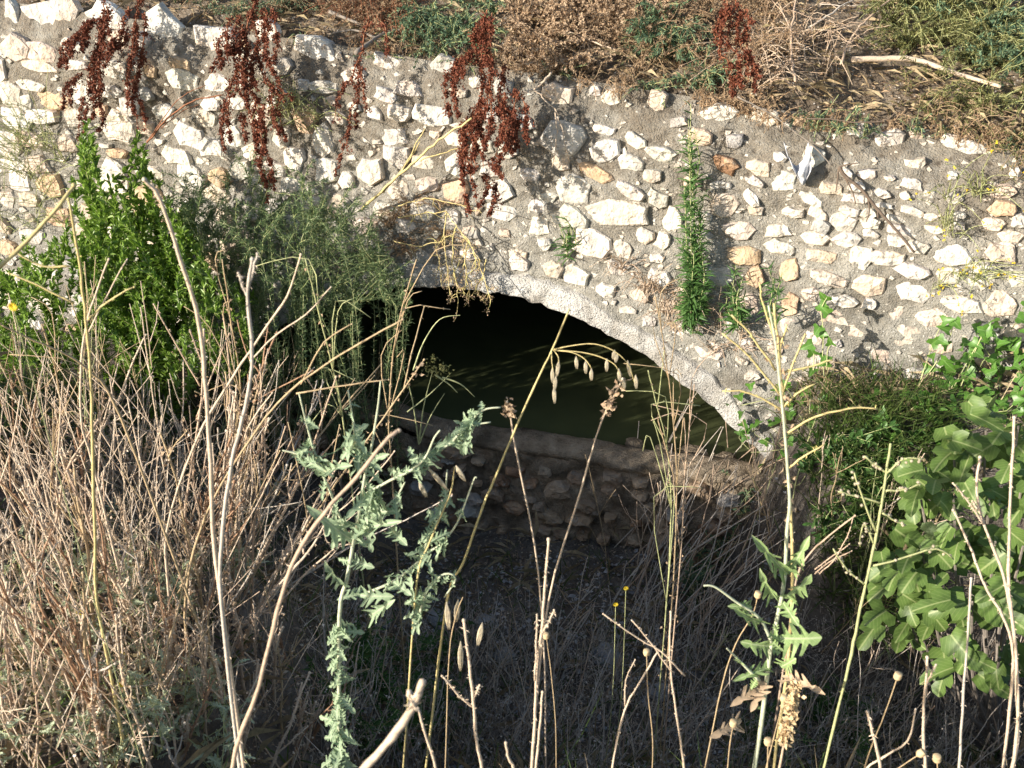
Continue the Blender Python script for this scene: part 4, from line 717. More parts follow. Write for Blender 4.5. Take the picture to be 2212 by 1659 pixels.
grass('ledge_grass', gx_([(1640, 800), (1980, 760), (2000, 880), (1700, 930)], 700, 2.5), (.08, .26), .005, 'drygrass', 'straw-coloured grass tufts at the wall foot on the right', (.1, -.3), .45)
grass('ledge_green_grass', gx_([(1700, 820), (1960, 790), (2000, 900), (1720, 960)], 450, 2.5), (.08, .24), .006, 'grass', 'green grass tufts mixed in at the wall foot on the right', (.1, -.3), .45)
grass('bank_dry_grass', [on_ground(-2.2, 2.4, 1.1, 3.6) for _ in range(800)], (.08, .3), .004, 'drygrass', 'dry grass growing all over the near bank', (.12, .1), .3)
grass('bank_green_grass', [on_ground(-2.4, 2.4, 1.2, 4.2) for _ in range(2600)], (.08, .3), .006, 'grass', 'dark green grass growing low on the near bank', (0, 0), .45)
grass('right_bank_grass', [on_ground(2.0, 4.5, 1.5, 4.) for _ in range(1500)], (.1, .35), .005, 'drygrass', 'dry grass on the bank right of the fig bush', (0, -.1), .4)
grass('left_bank_grass', [on_ground(-4.5, -2.2, 1., 4.6) for _ in range(1800)], (.08, .22), .005, 'drygrass', 'dry grass on the bank left of the thicket', (0, 0), .4)
grass('left_grass', gx_([(-60, 620), (180, 620), (330, 800), (900, 820), (960, 960), (700, 1050), (-60, 1000)], 1500, 2.), (.15, .4), .006, 'grass', 'dark grass behind the dry thicket on the left of the arch', (.1, -.1), .35)
# ---------------------------------------------------------------- dry thicket: stalks one by one
def rand_stalk(b, H, r, mat, label, group, lean=(0, 0), nb=3, bris=40, name='dry_stalk', curve=.12, sp=.2):
    d = unit(np.array([random.gauss(lean[0], sp), random.gauss(lean[1], sp*.8), 1])); side = rv(1); side[2] = 0
    P = np.array([b+d*H*t_+unit(side)*curve*H*(t_*t_) + rv(H*.008) for t_ in (1, .8, .6, .4, .2, 0)]); br = []
    for _ in range(nb):
        t_ = R_(.3, .92); q = b+d*H*t_+unit(side)*curve*H*t_*t_; bd = unit(d+rv(.45)+np.array([0, 0, .2])); L = H*R_(.12, .38)*(1.15-t_*.5); br.append([q+bd*L+np.array([0, 0, L*.12]), q+bd*L*.5+rv(L*.05), q])
    adj = {'stalk': 'tan', 'pale': 'pale', 'twigbrown': 'dark brown', 'straw': 'straw-yellow', 'grey': 'grey', 'greenstem': 'yellow-green'}[mat]
    label = label.replace('grey dry', 'dry').replace('dry', ('tall ' if H > .6 else 'short ' if H < .35 else '')+adj+(' dry' if mat != 'greenstem' else ''), 1)
    return dry_stalk(P, r, mat, label, group, br, bris, name, root=False, leafbits=random.choice([0, 0, 30, 60]) if name == 'dry_stalk' else 0)
zones = [([(-120, 1300), (140, 1250), (160, 1720), (-120, 1720)], 34, 'dry bristly stalk in the thicket at the bottom left corner', 'thicket stalks, bottom left corner', (.05, 0), (.35, .95)),
         ([(140, 1200), (340, 1150), (360, 1720), (150, 1720)], 36, 'dry bristly stalk in the left thicket, left of its densest clump', 'thicket stalks, left middle', (.02, .05), (.35, .95)),
         ([(380, 1180), (520, 1180), (540, 1420), (400, 1450)], 46, 'dry stalk of the densest fanning clump in the left thicket', 'stalks of the dense clump', (.1, .1), (.6, 1.25)),
         ([(360, 1420), (620, 1400), (680, 1720), (370, 1720)], 40, 'dry bristly stalk at the bottom of the thicket, below the dense clump', 'thicket stalks, bottom middle', (.08, 0), (.25, .7)),
         ([(-80, 1000), (360, 960), (380, 1180), (-80, 1250)], 34, 'dry branching stalk at the back of the left thicket before the shrubs', 'thicket stalks at the back', (.1, .0), (.4, .95))]
for pg, n, lab, grp, lean, Hr in zones:
    for i in range(n):
        b = ghit(*inpoly(pg)); fan = random.choice([-.12, .05, .25, .45, .6]) if 'clump' in grp and 'dense' in grp else 0
        rand_stalk(b, R_(*Hr)*R_(.68, .95), R_(.0018, .0056), random.choice(['stalk', 'pale', 'pale', 'pale', 'twigbrown', 'straw', 'grey']), lab, grp, (lean[0]+fan+random.gauss(0, .05), lean[1]), random.choice([2, 3, 4, 5, 6]), random.choice([40, 70, 110]), sp=.2)
zones2 = [([(700, 1420), (1100, 1380), (1120, 1720), (700, 1720)], 90, 'thin grey dry stem in shade left of the tallest pale stalk', 'thin stems, bottom centre', (.15, .1), (.18, .5)),
          ([(1120, 1380), (1520, 1350), (1540, 1720), (1120, 1720)], 110, 'thin grey dry stem in shade right of the tallest pale stalk', 'thin stems, right of centre', (.12, .1), (.18, .55)),
          ([(1540, 1450), (2230, 1420), (2230, 1720), (1540, 1720)], 95, 'thin dry stem at the bottom right corner below the fig bush', 'thin stems, bottom right', (.1, 0), (.2, .6))]
for pg, n, lab, grp, lean, Hr in zones2:
    for i in range(n): rand_stalk(ghit(*inpoly(pg)), R_(*Hr), R_(.0019, .0032), random.choice(['grey', 'stalk', 'grey', 'pale']), lab, grp, lean, random.choice([0, 1, 2, 3]), 14, 'thin_stem', sp=.28)
for i in range(130):
    b = ghit(*inpoly([(1290, 1150), (1560, 1000), (1660, 1000), (1700, 1350), (1380, 1420)])); rand_stalk(b, R_(.4, .95), R_(.0026, .0042), random.choice(['grey', 'grey', 'stalk']), 'grey dry straw leaning right up the shaded slope beside the dam', 'straws leaning beside the dam', (.55, .1), random.choice([0, 0, 1, 2]), 10, 'leaning_straw', curve=.2, sp=.22)
def undergrowth(name, pg, n, H, mat, label, lean=(.1, 0)):
    mb = MB()
    for i in range(n):
        b = ghit(*inpoly(pg)) if i % 3 == 0 or i == 0 else b+np.array([R_(-.06, .06), R_(-.06, .06), R_(-.01, .02)]); h = R_(*H); d = unit([random.gauss(lean[0], .35), random.gauss(lean[1], .35), 1]); m_ = b+d*h*.6+rv(h*.06); e = b+d*h+rv(h*.12)
        mb.tube(np.array([b, m_, e]), .0017, .001, k=3, cap=False)
        for _ in range(3): q = b+(e-b)*R_(.3, 1); mb.tube(np.array([q, q+unit(d+rv(.6))*h*R_(.1, .28)]), .0009, .0006, k=3, cap=False)
        bits(mb, np.array([m_, e]), 5, .009, .012)
    return tag(mb.build(name, M[mat]), label, 'undergrowth', kind='stuff')
undergrowth('thicket_twigs', [(-120, 1050), (520, 1000), (700, 1250), (640, 1720), (-120, 1720)], 420, (.12, .4), 'stalk', 'mass of fine dry twigs filling the lower left thicket')
undergrowth('thicket_twigs', [(60, 1150), (560, 1100), (620, 1300), (200, 1400)], 90, (.4, .8), 'pale', 'mass of fine pale dry twigs in the top of the left thicket')
undergrowth('ditch_twigs', [(680, 1380), (1500, 1320), (2230, 1450), (2230, 1720), (680, 1720)], 1500, (.1, .32), 'grey', 'mass of fine grey twigs over the ditch floor and bank at bottom centre')
undergrowth('thicket_twigs', [(560, 760), (880, 800), (900, 950), (760, 1000), (520, 960)], 900, (.2, .5), 'greenstem', 'mass of fine wiry green stems left of the arch opening')
# traced foreground stalks
def tr(pts, Y0, Y1, r, mat, label, br=(), bris=80, **kw): return dry_stalk(px3(pts, Y0, Y1), r, mat, label, None, [px3(b, Y0+(Y1-Y0)*.4) for b in br], bris, **kw)
tr([(1185, 1165), (1178, 1250), (1172, 1340), (1160, 1450), (1155, 1560), (1148, 1670)], 1.5, 1.55, .0042, 'pale', 'tallest pale lit stalk standing upright at the bottom centre', [[(1197, 1318), (1188, 1340), (1172, 1366)], [(1160, 1328), (1158, 1390), (1156, 1470)]], 160)
tr([(1172, 1495), (1166, 1580), (1156, 1670)], 1.45, 1.45, .0035, 'pale', 'short lit stalk touching the foot of the tallest pale stalk', (), 60)
tr([(1002, 1340), (1012, 1420), (1022, 1510), (1030, 1600), (1042, 1670)], 1.4, 1.4, .0042, 'pale', 'lit forked pale stalk left of the tallest pale stalk', [[(955, 1460), (990, 1500), (1022, 1528)], [(1036, 1480), (1024, 1505)]], 120)
tr([(912, 1475), (890, 1530), (850, 1590), (775, 1675), (700, 1760), (620, 1850)], .85, .8, .0055, 'pale', 'thick blurred pale stalk leaning right, nearest the camera at bottom centre', [[(884, 1495), (892, 1515), (896, 1525)]], 60, rtip=.9)
tr([(903, 1530), (920, 1590), (945, 1675)], 1.2, 1.2, .003, 'pale', 'slim lit stalk just right of the thick blurred stalk')
tr([(1093, 1605), (1100, 1640), (1112, 1680)], 1.2, 1.2, .0035, 'pale', 'short stalk tip poking up at the bottom edge left of the tallest stalk')
tr([(1449, 1322), (1447, 1420), (1455, 1500), (1470, 1600), (1478, 1675)], 1.5, 1.5, .0032, 'pale', 'lit upright stalk right of centre with twigs crossing it', [[(1303, 1326), (1380, 1380), (1425, 1405), (1480, 1460)], [(1365, 1340), (1415, 1400), (1450, 1450)]], 110)
tr([(1421, 1408), (1385, 1470), (1355, 1520), (1335, 1590), (1320, 1680)], 1.6, 1.55, .003, 'pale', 'lit forked stalk leaning right between the two upright lit stalks', [[(1372, 1425), (1352, 1470), (1350, 1525)]], 80)
tr([(2003, 1420), (1998, 1500), (1995, 1600), (1998, 1675)], 1.5, 1.5, .0042, 'pale', 'thick lit upright stalk at the bottom right', [[(2022, 1436), (2010, 1460), (2000, 1485)]], 110)
tr([(1874, 1538), (1890, 1600), (1902, 1675)], 1.4, 1.4, .0042, 'pale', 'lit stalk with cut tip at the bottom right, left of the thick one', (), 60)
tr([(1978, 1532), (1960, 1600), (1900, 1640), (1860, 1675)], 1.5, 1.5, .003, 'pale', 'slanting lit stalk crossing low at the bottom right', (), 50)
tr([(1847, 1114), (1800, 1150), (1755, 1190), (1720, 1250), (1700, 1400)], 2.3, 2.4, .004, 'stalk', 'brown dead stem slanting up right behind the jagged lettuce', [[(1842, 1120), (1830, 1160), (1800, 1210), (1770, 1240)], [(1835, 1175), (1800, 1200), (1760, 1230)], [(1840, 1190), (1790, 1215), (1760, 1240)]], 60)
tr([(2191, 902), (2184, 1040), (2180, 1180), (2180, 1280), (2194, 1400), (2196, 1600)], 1.7, 1.6, .0042, 'pale', 'tall upright dry stalk in front of the fig bush', (), 120)
tr([(2117, 988), (2110, 1060), (2125, 1130), (2160, 1220), (2180, 1300), (2192, 1400), (2198, 1600)], 1.75, 1.65, .0042, 'pale', 'pale dry stalk leaning left in front of the fig bush', [[(2059, 1044), (2095, 1090), (2125, 1132)], [(2100, 1082), (2112, 1100)]], 120)
tr([(2059, 1102), (2095, 1180), (2112, 1225), (2132, 1275), (2165, 1330), (2190, 1420)], 1.8, 1.7, .0038, 'pale', 'lowest pale dry stalk leaning left across the fig leaves', (), 100)
tr([(2098, 1250), (2090, 1380), (2080, 1500), (2072, 1660)], 1.5, 1.5, .0034, 'grey', 'dark grey stalk standing in shade before the fig bush', (), 60)
tr([(312, 388), (345, 430), (390, 560), (430, 700), (445, 850), (455, 1000), (465, 1200)], 1.45, 1.5, .0042, 'pale', 'thick pale stalk rising highest of the left thicket, tip before the bright shrub', [[(328, 398), (335, 412), (350, 440)]], 80)
tr([(545, 560), (535, 640), (545, 760), (530, 880), (500, 1000), (482, 1140), (478, 1300)], 1.4, 1.45, .0040, 'grey', 'dark grey-brown stalk with a frayed pale tip in the left thicket', [[(556, 548), (548, 580), (538, 620)], [(515, 590), (525, 620), (536, 640)]], 90)
tr([(148, 430), (170, 560), (185, 690), (195, 790), (200, 950), (205, 1180), (210, 1300)], 1.6, 1.7, .0035, 'yellow', 'straw-yellow upright stalk near the left edge', [[(20, 590), (80, 615), (160, 655)], [(35, 545), (90, 575), (150, 575)], [(290, 620), (235, 650), (190, 690)]], 60)
tr([(160, 400), (130, 440), (60, 520), (0, 575), (-60, 640)], 1.5, 1.4, .0042, 'yellow', 'yellow stalk slanting up right at the left edge', (), 40)
tr([(650, 550), (620, 640), (580, 700), (500, 820), (420, 960), (360, 1150)], 1.9, 2.1, .0036, 'pale', 'long pale stalk leaning right through the thicket top', [[(715, 620), (660, 680), (600, 720), (540, 780)]], 100)
tr([(870, 690), (780, 740), (700, 790), (600, 870), (500, 1010), (430, 1150), (400, 1300)], 1.9, 2.0, .0034, 'straw', 'longest straw stalk arching right from the thicket towards the arch', [[(760, 700), (700, 740), (650, 830)], [(840, 820), (760, 830), (640, 850)]], 100)
tr([(862, 930), (830, 955), (770, 1030), (700, 1110), (640, 1200), (600, 1320), (560, 1480), (500, 1670)], 1.25, 1.15, .0038, 'stalk', 'long brown stalk leaning right across the grey-green lettuce', (), 60, rtip=.8)
tr([(0, 700), (60, 730), (130, 760), (190, 800), (260, 900)], 1.8, 1.9, .003, 'straw', 'straw twig arching down from the left edge', (), 40)
tr([(235, 560), (205, 640), (180, 740), (175, 900), (200, 1000)], 2.0, 2.1, .0034, 'pale', 'knobbly pale stalk behind the yellow stalk near the left edge', [[(275, 560), (230, 640), (190, 720)]], 110)
for i, (x, y, h) in enumerate([(1095, 868, 110), (1345, 818, 190)]):
    lab = ['small fluffy seed tip on a thin dry stem before the dam', 'dry stem with curled buds leaning right before the dark water']
    pts = [(x, y), (x+8, y+30), (x+20, y+h), (x+60, y+h+200), (x+80, y+h+420)] if i == 0 else [(x, y), (x-40, y+80), (x-62, y+140), (x-90, y+240), (x-160, y+480)]
    t = tr(pts, 1.9, 2.0, .003, 'pale', lab[i], (), 20); mb = MB(); bits(mb, px3(pts, 1.9)[:2], 60, .012, .006); part(mb, 'seed_head', M['tan'], t)
# seed capsules on thin stems
for i, (pts, Y, lab) in enumerate([([(1939, 1462), (1912, 1540), (1880, 1620), (1862, 1680)], 1.45, 'flat-topped pale seed capsule on a brown stem at the bottom right'), ([(1637, 1286), (1625, 1330), (1590, 1390), (1560, 1480)], 1.7, 'pale seed capsule beside the jagged lettuce stem'),
        ([(1584, 1564), (1575, 1620), (1570, 1680)], 1.5, 'round seed capsule left of the brown dock spike'), ([(1988, 1628), (1940, 1660), (1900, 1690)], 1.4, 'big round seed capsule against the thick stalk at bottom right'), ([(1659, 1604), (1656, 1680)], 1.4, 'pale seed capsule by the brown dock spike at the bottom edge'),
        ([(2024, 1640), (2022, 1690)], 1.3, 'seed capsule at the bottom edge right of the thick stalk'), ([(1180, 1375), (1190, 1450), (1200, 1560)], 1.8, 'round tan capsule right beside the tallest pale stalk'), ([(1397, 1411), (1400, 1500), (1410, 1600)], 1.7, 'small round capsule between the two upright lit stalks'), ([(1693, 1510), (1670, 1600), (1650, 1680)], 1.5, 'round tan capsule on top of a stem above the brown dock spike')]):
    P = px3(pts, Y); t = dry_stalk(P, .0018, 'straw', lab, 'dry seed capsules', (), 0, 'seed_capsule', knobs=False); t['category'] = 'seed capsule'
    d = unit(P[0]-P[1]); mb = MB(); r = .0085; mb.tube([P[0]-d*r, P[0]-d*r*.5, P[0], P[0]+d*r*.7, P[0]+d*r*1.0, P[0]+d*r*1.15], [r*.3, r*.85, r, r*.9, r*.95, r*.75], k=9); c = part(mb, 'capsule', M['capsule'], t, True)
# brown dock spike at the bottom right
P = px3([(1718, 1478), (1708, 1540), (1695, 1600), (1680, 1680)], 1.4); t = dry_stalk(P, .003, 'stalk', 'brown dock spike with whorls of seed husks at the bottom right', None, (), 0, 'dock_spike', knobs=False); mb = MB()
for q in np.linspace(0, 1, 12):
    p = P[0]+(P[2]-P[0])*q; mb.leaves(p+rng.normal(0, .006, (34, 3)), rng.normal(size=(34, 3)), rng.normal(size=(34, 3)), .011, .009, BLADE)
part(mb, 'seed_husks', M['capsule'], t)
# ---------------------------------------------------------------- wild oat
def spikelet(root, p0, p1, w=.0042):
    d = unit(p1-p0); L = np.linalg.norm(p1-p0); mb = MB()
    for a in (-1, 0, 1): 
        c = [p0, p0+d*L*.35+Rv*a*w*.5, p0+d*L*.7+Rv*a*w*.55, p1+Rv*a*w*.3]; mb.tube(c, [w*.15, w*.55, w*.42, w*.05], k=5)
    part(mb, 'spikelet', M['husk'], root, True)
OY = 1.85
oat = dry_stalk(px3([(1230, 667), (1192, 757), (1161, 820), (1119, 913), (1067, 1038), (1043, 1094), (1001, 1215), (966, 1295)], OY, OY), .0036, 'yellow', 'wild oat stalk with drooping spikelets leaning before the dark arch water', None, (), 0, 'wild_oat', knobs=False, rtip=.5); oat['category'] = 'wild oat'
OB = []
for b in [[(1196, 755), (1234, 747), (1282, 743), (1324, 757), (1355, 785), (1370, 825)], [(1196, 756), (1255, 761), (1296, 771), (1328, 788), (1338, 810)], [(1196, 757), (1234, 761), (1262, 775), (1277, 795)], [(1196, 757), (1206, 771), (1206, 785)], [(1192, 760), (1192, 780), (1195, 800)]]:
    mb = MB(); mb.tube(smooth(px3(b, OY, OY-.05), 4), .0013, .0007, k=4); OB.append((px3(b, OY), part(mb, 'branch', M['yellow'], oat)))
for (x0, y0, x1, y1) in [(1850, 740, 1870, 845), (1770, 675, 1760, 735), (1787, 695, 1775, 755), (1900, 830, 1905, 920), (1795, 790, 1803, 875), (1722, 730, 1720, 812), (1825, 860, 1830, 920), (1590, 740, 1590, 825), (1625, 790, 1625, 868), (1530, 715, 1535, 795), (1423, 740, 1410, 840), (1405, 835, 1395, 930), (1393, 900, 1397, 1010), (1382, 785, 1385, 885)]:
    a = at(*z('E', x0, y0), OY-.03); b = at(*z('E', x1, y1), OY-.03); spikelet(min(OB, key=lambda o_: np.min(np.linalg.norm(o_[0]-a, axis=1)))[1], a, b)
oat2 = dry_stalk(px3([(982, 1008), (974, 1061), (950, 1120), (925, 1180), (900, 1260)], 1.75), .0026, 'yellow', 'second wild oat stem with hanging husks beside the grey-green lettuce', None, (), 0, 'wild_oat', knobs=False); oat2['category'] = 'wild oat'
for (a, b) in [((925, 1010), (968, 1060)), ((985, 1005), (1005, 1040)), ((905, 1040), (922, 1075))]: spikelet(oat2, at(*a, 1.74), at(*b, 1.74), .006)
oat3 = dry_stalk(px3([(1000, 1290), (985, 1330), (970, 1420)], 1.7), .0018, 'straw', 'dry oat husks hanging low over the grey rocks', None, (), 0, 'wild_oat', knobs=False); oat3['category'] = 'wild oat'
for (a, b) in [((965, 1300), (970, 1360)), ((990, 1295), (985, 1345)), ((995, 1385), (995, 1450)), ((1042, 1345), (1032, 1395))]: spikelet(oat3, at(*a, 1.72), at(*b, 1.72), .007)
# yellow-green flowering stem on the right, with buds
mn = [(1924, 958), (1915, 1020), (1905, 1090), (1890, 1170), (1870, 1260), (1855, 1330), (1840, 1410), (1810, 1530), (1775, 1680)]
brs = [[(1868, 985), (1890, 1003), (1917, 1022)], [(1995, 991), (1950, 993), (1915, 1022)], [(1990, 1045), (1950, 1058), (1913, 1060)], [(1810, 1062), (1850, 1072), (1905, 1088)], [(1957, 1135), (1925, 1120), (1906, 1108)], [(2060, 1208), (2022, 1185), (1950, 1205), (1886, 1222)], [(1800, 1185), (1830, 1230), (1870, 1264)], [(1858, 1180), (1866, 1130), (1890, 1180)], [(1845, 1020), (1865, 1080), (1893, 1150)]]
t = tr(mn, 1.6, 1.6, .0036, 'greenstem', 'yellow-green branching stem with buds before the dark grass at right', brs, 20, knobs=False, name='budding_stem')
for b in brs:
    mb = MB(); c = px3(b, 1.6)
    for q in along(c, 7, .0, .75)[0]: knob(mb, q+rv(.003), .0032, rv(1))
    part(mb, 'buds', M['husk'], t, True)
# ---------------------------------------------------------------- prickly lettuce
def lettuce(label, stems, Y, leaves_, mat, nrand, Lr, r0=.0055):
    P = [px3(s, Y+R_(-.06, .06)) for s in stems]; P[0] = root_down(P[0]); base = P[0][-1]; t = thing('prickly_lettuce', base, label, 'lettuce plant')
    for i, p in enumerate(P):
        c = smooth(p, 4); mb = MB(); mb.tube(c, np.linspace(r0*(.28 if i == 0 else .3), r0*(1 if i == 0 else .62), len(c)), k=7); part(mb, 'stem', M['lettstem'], t, True)
    for (a, b, w, m_) in leaves_:
        A, B = at(*a, Y-.03), at(*b, Y-.03-R_(.02, .08)); L = np.linalg.norm(B-A); leafpart(A, B-A, np.array([R_(-.5, .1), -.75, .6])+rv(.2), L, w/f_px*np.linalg.norm(A-Cc), LETT, m_, t)
    for k in range(nrand):
        low = k % 4 == 0; c = P[0] if low else P[k % len(P)]; q, d, tv = along(c, 1, *((.45, .8) if low else (.15, 1.))); L = R_(*Lr)*(.5+.6*tv[0]); dd = dirs_around(d, 1.0, .3)[0]
        leafpart(q[0], dd, np.array([-.4, -.6, .7])+rv(.4), L, L*R_(.4, .6), LETT, mat, t)
    return t
CS = [[(822, 823), (819, 856), (815, 889), (802, 969), (792, 1008), (784, 1055), (772, 1131), (762, 1180), (749, 1253), (733, 1333)], [(646, 850), (663, 919), (676, 965), (693, 1015), (713, 1061), (736, 1121), (759, 1174)], [(752, 843), (762, 906), (772, 975), (790, 1020)],
      [(1030, 1032), (1024, 1035), (1007, 1081), (987, 1131), (954, 1174), (931, 1190), (891, 1224), (848, 1257), (779, 1286)], [(951, 929), (938, 946), (918, 989), (885, 1018), (842, 1038), (789, 1068)], [(1082, 880), (1040, 888), (997, 936), (967, 962), (918, 992)], [(875, 1041), (855, 1075), (815, 1111), (775, 1140)], [(1060, 912), (1010, 922), (980, 950)],
      [(966, 1015), (957, 1104), (934, 1144), (915, 1190)], [(610, 973), (640, 980), (680, 1000), (720, 1030)], [(960, 1290), (985, 1250), (960, 1240), (925, 1270), (905, 1330)]]
lettuce('grey-green prickly lettuce with many jagged leaves left of the dam', CS, 1.75, [((762, 1167), (680, 1114), 52, 'lett'), ((769, 1147), (835, 1126), 36, 'lett'), ((736, 1121), (700, 1155), 34, 'lett'), ((800, 1110), (850, 1100), 42, 'lett'), ((842, 1140), (870, 1170), 40, 'lett'), ((760, 1210), (800, 1225), 36, 'lett'), ((779, 1286), (840, 1290), 44, 'lett'), ((930, 1190), (905, 1215), 32, 'lett'), ((790, 1000), (820, 985), 36, 'lett'), ((700, 1020), (735, 1000), 38, 'lett'), ((850, 1257), (880, 1280), 34, 'lett'), ((745, 1260), (700, 1240), 40, 'lett'), ((800, 1330), (830, 1310), 40, 'lett')], 'lett', 270, (.03, .075))
RS = [[(1660, 660), (1675, 740), (1685, 830), (1695, 930), (1702, 1020), (1706, 1090), (1700, 1150), (1695, 1250), (1680, 1330), (1665, 1400), (1655, 1480), (1645, 1560)], [(1520, 1265), (1545, 1268), (1590, 1300), (1640, 1335), (1668, 1390)], [(1570, 1400), (1600, 1430), (1640, 1470)]]
lettuce('tall prickly lettuce with big jagged light green leaves on a pale stem at right', RS, 1.65, [((1701, 1239), (1649, 1192), 40, 'lettfresh'), ((1704, 1236), (1742, 1180), 38, 'lettfresh'), ((1692, 1291), (1755, 1262), 56, 'lettfresh'), ((1690, 1300), (1720, 1345), 40, 'lettfresh'), ((1683, 1378), (1772, 1384), 74, 'lettfresh'), ((1666, 1395), (1612, 1397), 46, 'lettfresh'), ((1624, 1312), (1584, 1310), 30, 'lettfresh'),
        ((1640, 1345), (1608, 1335), 30, 'lettfresh'), ((1666, 1440), (1597, 1463), 30, 'lettfresh'), ((1687, 1440), (1712, 1430), 40, 'lettfresh'), ((1690, 1462), (1768, 1484), 34, 'tan'), ((1650, 1480), (1590, 1515), 36, 'tan'), ((1655, 1470), (1625, 1530), 34, 'tan'), ((1600, 1555), (1550, 1590), 40, 'tan'), ((1672, 1290), (1645, 1260), 34, 'lettfresh')], 'lettfresh', 12, (.03, .05), .0062)
# yellow thin branches of the tall right stem
BR = [[(1800, 778), (1750, 792), (1690, 805)], [(1760, 830), (1720, 850), (1692, 880)], [(1895, 885), (1850, 880), (1800, 890), (1760, 900), (1702, 935)], [(1580, 680), (1620, 720), (1675, 800)], [(1560, 845), (1620, 850), (1693, 888)], [(1640, 610), (1650, 660), (1672, 730)], [(1700, 700), (1690, 740), (1680, 780)], [(1560, 720), (1620, 770), (1690, 860)], [(1740, 720), (1715, 780), (1690, 850)], [(1780, 960), (1740, 985), (1703, 1010)]]
t = tr([(1672, 655), (1682, 760), (1690, 860), (1698, 960), (1704, 1060), (1712, 1200), (1705, 1400)], 1.9, 1.9, .0046, 'yellow', 'dry many-branched straw-yellow stem behind the tall right lettuce', BR, 50, knobs=False, name='branching_stem', leafbits=60)
for i, (xs, lab) in enumerate([([(1415, 640), (1430, 720), (1445, 820), (1455, 920), (1462, 1050), (1455, 1250)], 'dry thin branching stem standing before the right end of the dark water'), ([(1400, 800), (1420, 880), (1440, 960), (1450, 1100), (1440, 1300)], 'dry wiry stem with pods before the right flank of the dam'), ([(1500, 830), (1490, 920), (1480, 1020), (1470, 1200)], 'wiry tan stem just right of the dam cap')]):
    B = [[(xs[k][0]+R_(-110, 110), xs[k][1]-R_(-20, 70)), (xs[k][0]+R_(-40, 40), xs[k][1]-R_(0, 30)), xs[k+1]] for k in (0, 1, 1, 2, 2, 3, 3) if k+1 < len(xs)]
    tr(xs, 2.3+.1*i, 2.5, .0026, ['straw', 'greenstem', 'stalk'][i], lab, B, 50, knobs=False, name='branching_stem', leafbits=70)
for i, (xs, lab) in enumerate([([(900, 560), (870, 660), (850, 760), (840, 900), (845, 1000)], 'pinkish branching stem at the left edge of the dark arch opening'), ([(660, 560), (690, 680), (720, 800), (740, 900)], 'thin branching green-yellow stem between the thicket and the arch'), ([(480, 560), (500, 700), (520, 850), (500, 1000)], 'thin branching stem before the low leafy shrub'), ([(90, 700), (120, 800), (130, 900), (110, 1050)], 'thin branching stem with buds at the left edge of the thicket')]):
    B = [[(xs[k][0]+R_(-130, 130), xs[k][1]-R_(-40, 60)), (xs[k][0]+R_(-50, 50), xs[k][1]-R_(-10, 30)), xs[min(k+1, len(xs)-1)]] for k in (0, 1, 1, 2, 2, 3)]
    tr(xs, 2.5, 2.7, .003, ['straw', 'greenstem', 'straw', 'straw'][i], lab, B, 50, knobs=False, name='branching_stem', leafbits=60)
for i in range(34):
    b = ghit(*inpoly([(1300, 1200), (1480, 1080), (1900, 1080), (1960, 1480), (1350, 1500)])); rand_stalk(b, R_(.35, .85), R_(.002, .0036), random.choice(['straw', 'pale', 'greenstem', 'stalk']), 'branching dry stem rising out of the shade between dam and fig bush', 'branching stems between dam and fig bush', (.12, 0), random.choice([4, 5, 6, 7]), 30, 'rising_stem', sp=.22)
for i in range(44):
    b = ghit(*inpoly([(20, 1000), (420, 930), (840, 930), (880, 1080), (560, 1220), (60, 1250)])); rand_stalk(b, R_(.4, .95), R_(.0018, .0036), random.choice(['straw', 'pale', 'pale', 'greenstem', 'straw']), 'wiry branching dry stem tangled between the left thicket and the shrubs', 'tangled stems behind the left thicket', (.1, -.1), random.choice([6, 7, 8, 9]), 40, 'tangled_stem', sp=.28)
# sedge by the water
b = at(905, 960, 4.05); t = thing('sedge', b, 'green sedge with long blades and small flower clusters at the left of the water', 'sedge')
for c in [[(893, 800), (915, 740), (950, 690), (995, 682)][:3]+[(994, 681)], [(880, 890), (930, 850), (975, 805)], [(955, 815), (995, 830), (1025, 857)], [(940, 810), (970, 830), (988, 848)], [(905, 960), (915, 880), (935, 800)], [(905, 960), (890, 860), (870, 790)], [(905, 960), (930, 900), (960, 850)]]:
    P = smooth(px3(c, 4.0), 5); mb = MB(); w = np.linspace(.008, .002, len(P)); 
    mb.tube(P, w*.6, k=4); part(mb, 'blade', M['greenstem'], t)
mb = MB()
for (x, y) in [(935, 775), (955, 790), (945, 805), (962, 800), (940, 795), (925, 800)]: p = at(x, y, 3.98); mb.leaves(p+rng.normal(0, .012, (30, 3)), rng.normal(size=(30, 3)), rng.normal(size=(30, 3)), .014, .008, BLADE)
part(mb, 'flower_clusters', M['olive'], t)
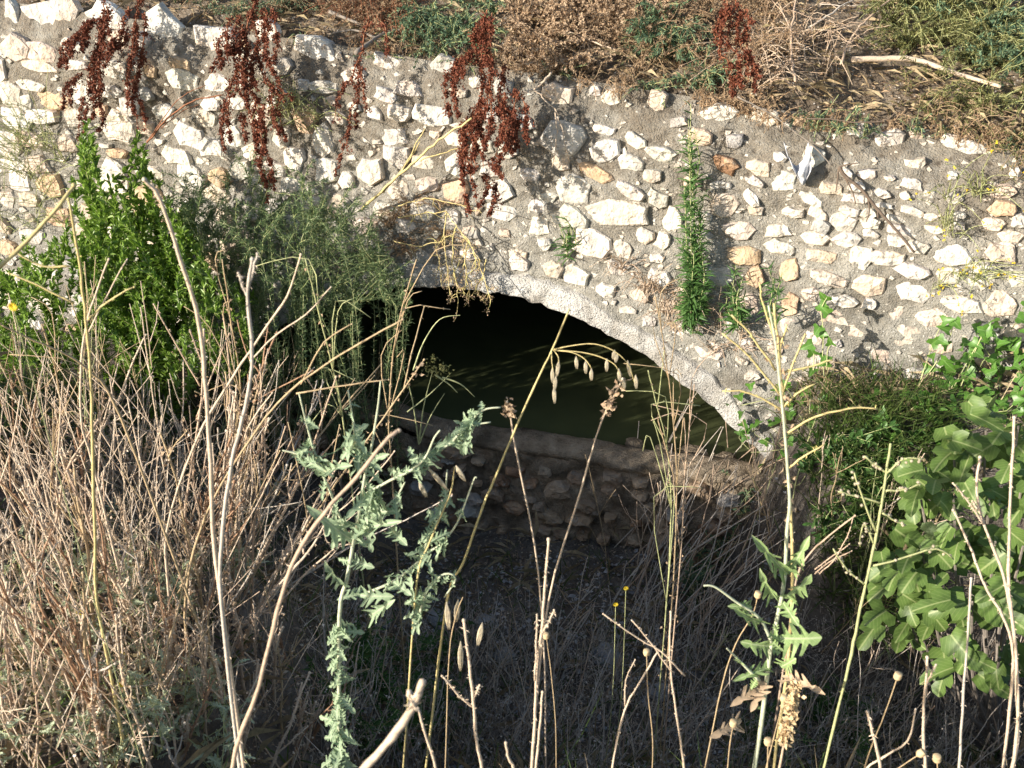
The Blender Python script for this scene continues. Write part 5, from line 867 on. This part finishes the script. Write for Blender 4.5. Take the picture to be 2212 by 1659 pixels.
# low leafy plants in the shade
def low_leafy(pg, n, name, label, grp, mat, L, W, H, tpl=BLADE, nl=70, cat='weed'):
    for _ in range(n):
        b = ghit(*inpoly(pg)); stems = [[b, b+np.array([R_(-.06, .06), R_(-.06, .06), H*.5]), b+np.array([R_(-.14, .14), R_(-.12, .12), H*R_(.6, 1.2)])] for _ in range(6)]
        plant(name, b, stems, label, cat, 'greenstem', mat, nl, L, W, .9, .0025, tpl, grp)
low_leafy([(740, 1380), (960, 1380), (980, 1640), (720, 1640)], 16, 'low_weed', 'low dark green leafy weed in the shade below the grey-green lettuce', 'low weeds below the lettuce', 'flea', .06, .02, .22, LETT, 60)
low_leafy([(1740, 1000), (1900, 960), (1960, 1200), (1780, 1200)], 12, 'low_weed', 'low dark green weed on the shaded bank right of the tall lettuce', 'low weeds right of the lettuce', 'flea', .05, .022, .2, OVAL, 60)
low_leafy([(1440, 1080), (1640, 1080), (1600, 1350), (1450, 1300)], 10, 'low_weed', 'low dusky green weed among the leaning grey straws', 'low weeds among the straws', 'blue', .05, .014, .25, BLADE, 60)
low_leafy([(-60, 1180), (560, 1150), (600, 1700), (-60, 1700)], 26, 'low_weed', 'small grey-green leafy weed low inside the left thicket', 'low weeds inside the thicket', 'lett', .05, .02, .25, LETT, 30)
low_leafy([(1560, 1520), (1900, 1500), (1900, 1700), (1560, 1700)], 10, 'low_weed', 'low green weed at the bottom right below the jagged lettuce', 'low weeds at the bottom right', 'flea', .05, .016, .18, LETT, 50)
# small yellow flowers
for i, (x, y, Y, lab) in enumerate([(263, 1410, 1.8, 'upper yellow flower low in the left thicket'), (262, 1478, 1.75, 'lower yellow flower in the left thicket'), (28, 662, 1.6, 'yellow flower on a thin stem at the left edge'), (172, 1322, 1.9, 'small yellow flower deeper in the thicket, left of the other two'), (1352, 1270, 2.4, 'small yellow flower in the ditch shade right of centre'), (1330, 1305, 2.4, 'lower small yellow flower in the ditch shade right of centre')]):
    p = at(x, y, Y); g_ = gpt(p[0], p[1]+.05); t = thing('yellow_flower', g_, lab, 'flower'); mb = MB(); mb.tube(smooth([g_, (p+g_)/2+rv(.01), p], 3), .0016, .0011, k=4); part(mb, 'stem', M['greenstem'], t)
    mb = MB(); a = np.arange(12)*2*math.pi/12; D = np.stack([np.cos(a), -.35+0*a, np.sin(a)], -1); mb.leaves(np.repeat(p[None], 12, 0), D, np.array([0, -1., .2]), .0095, .0055, BLADE); part(mb, 'petals', M['flower'], t)
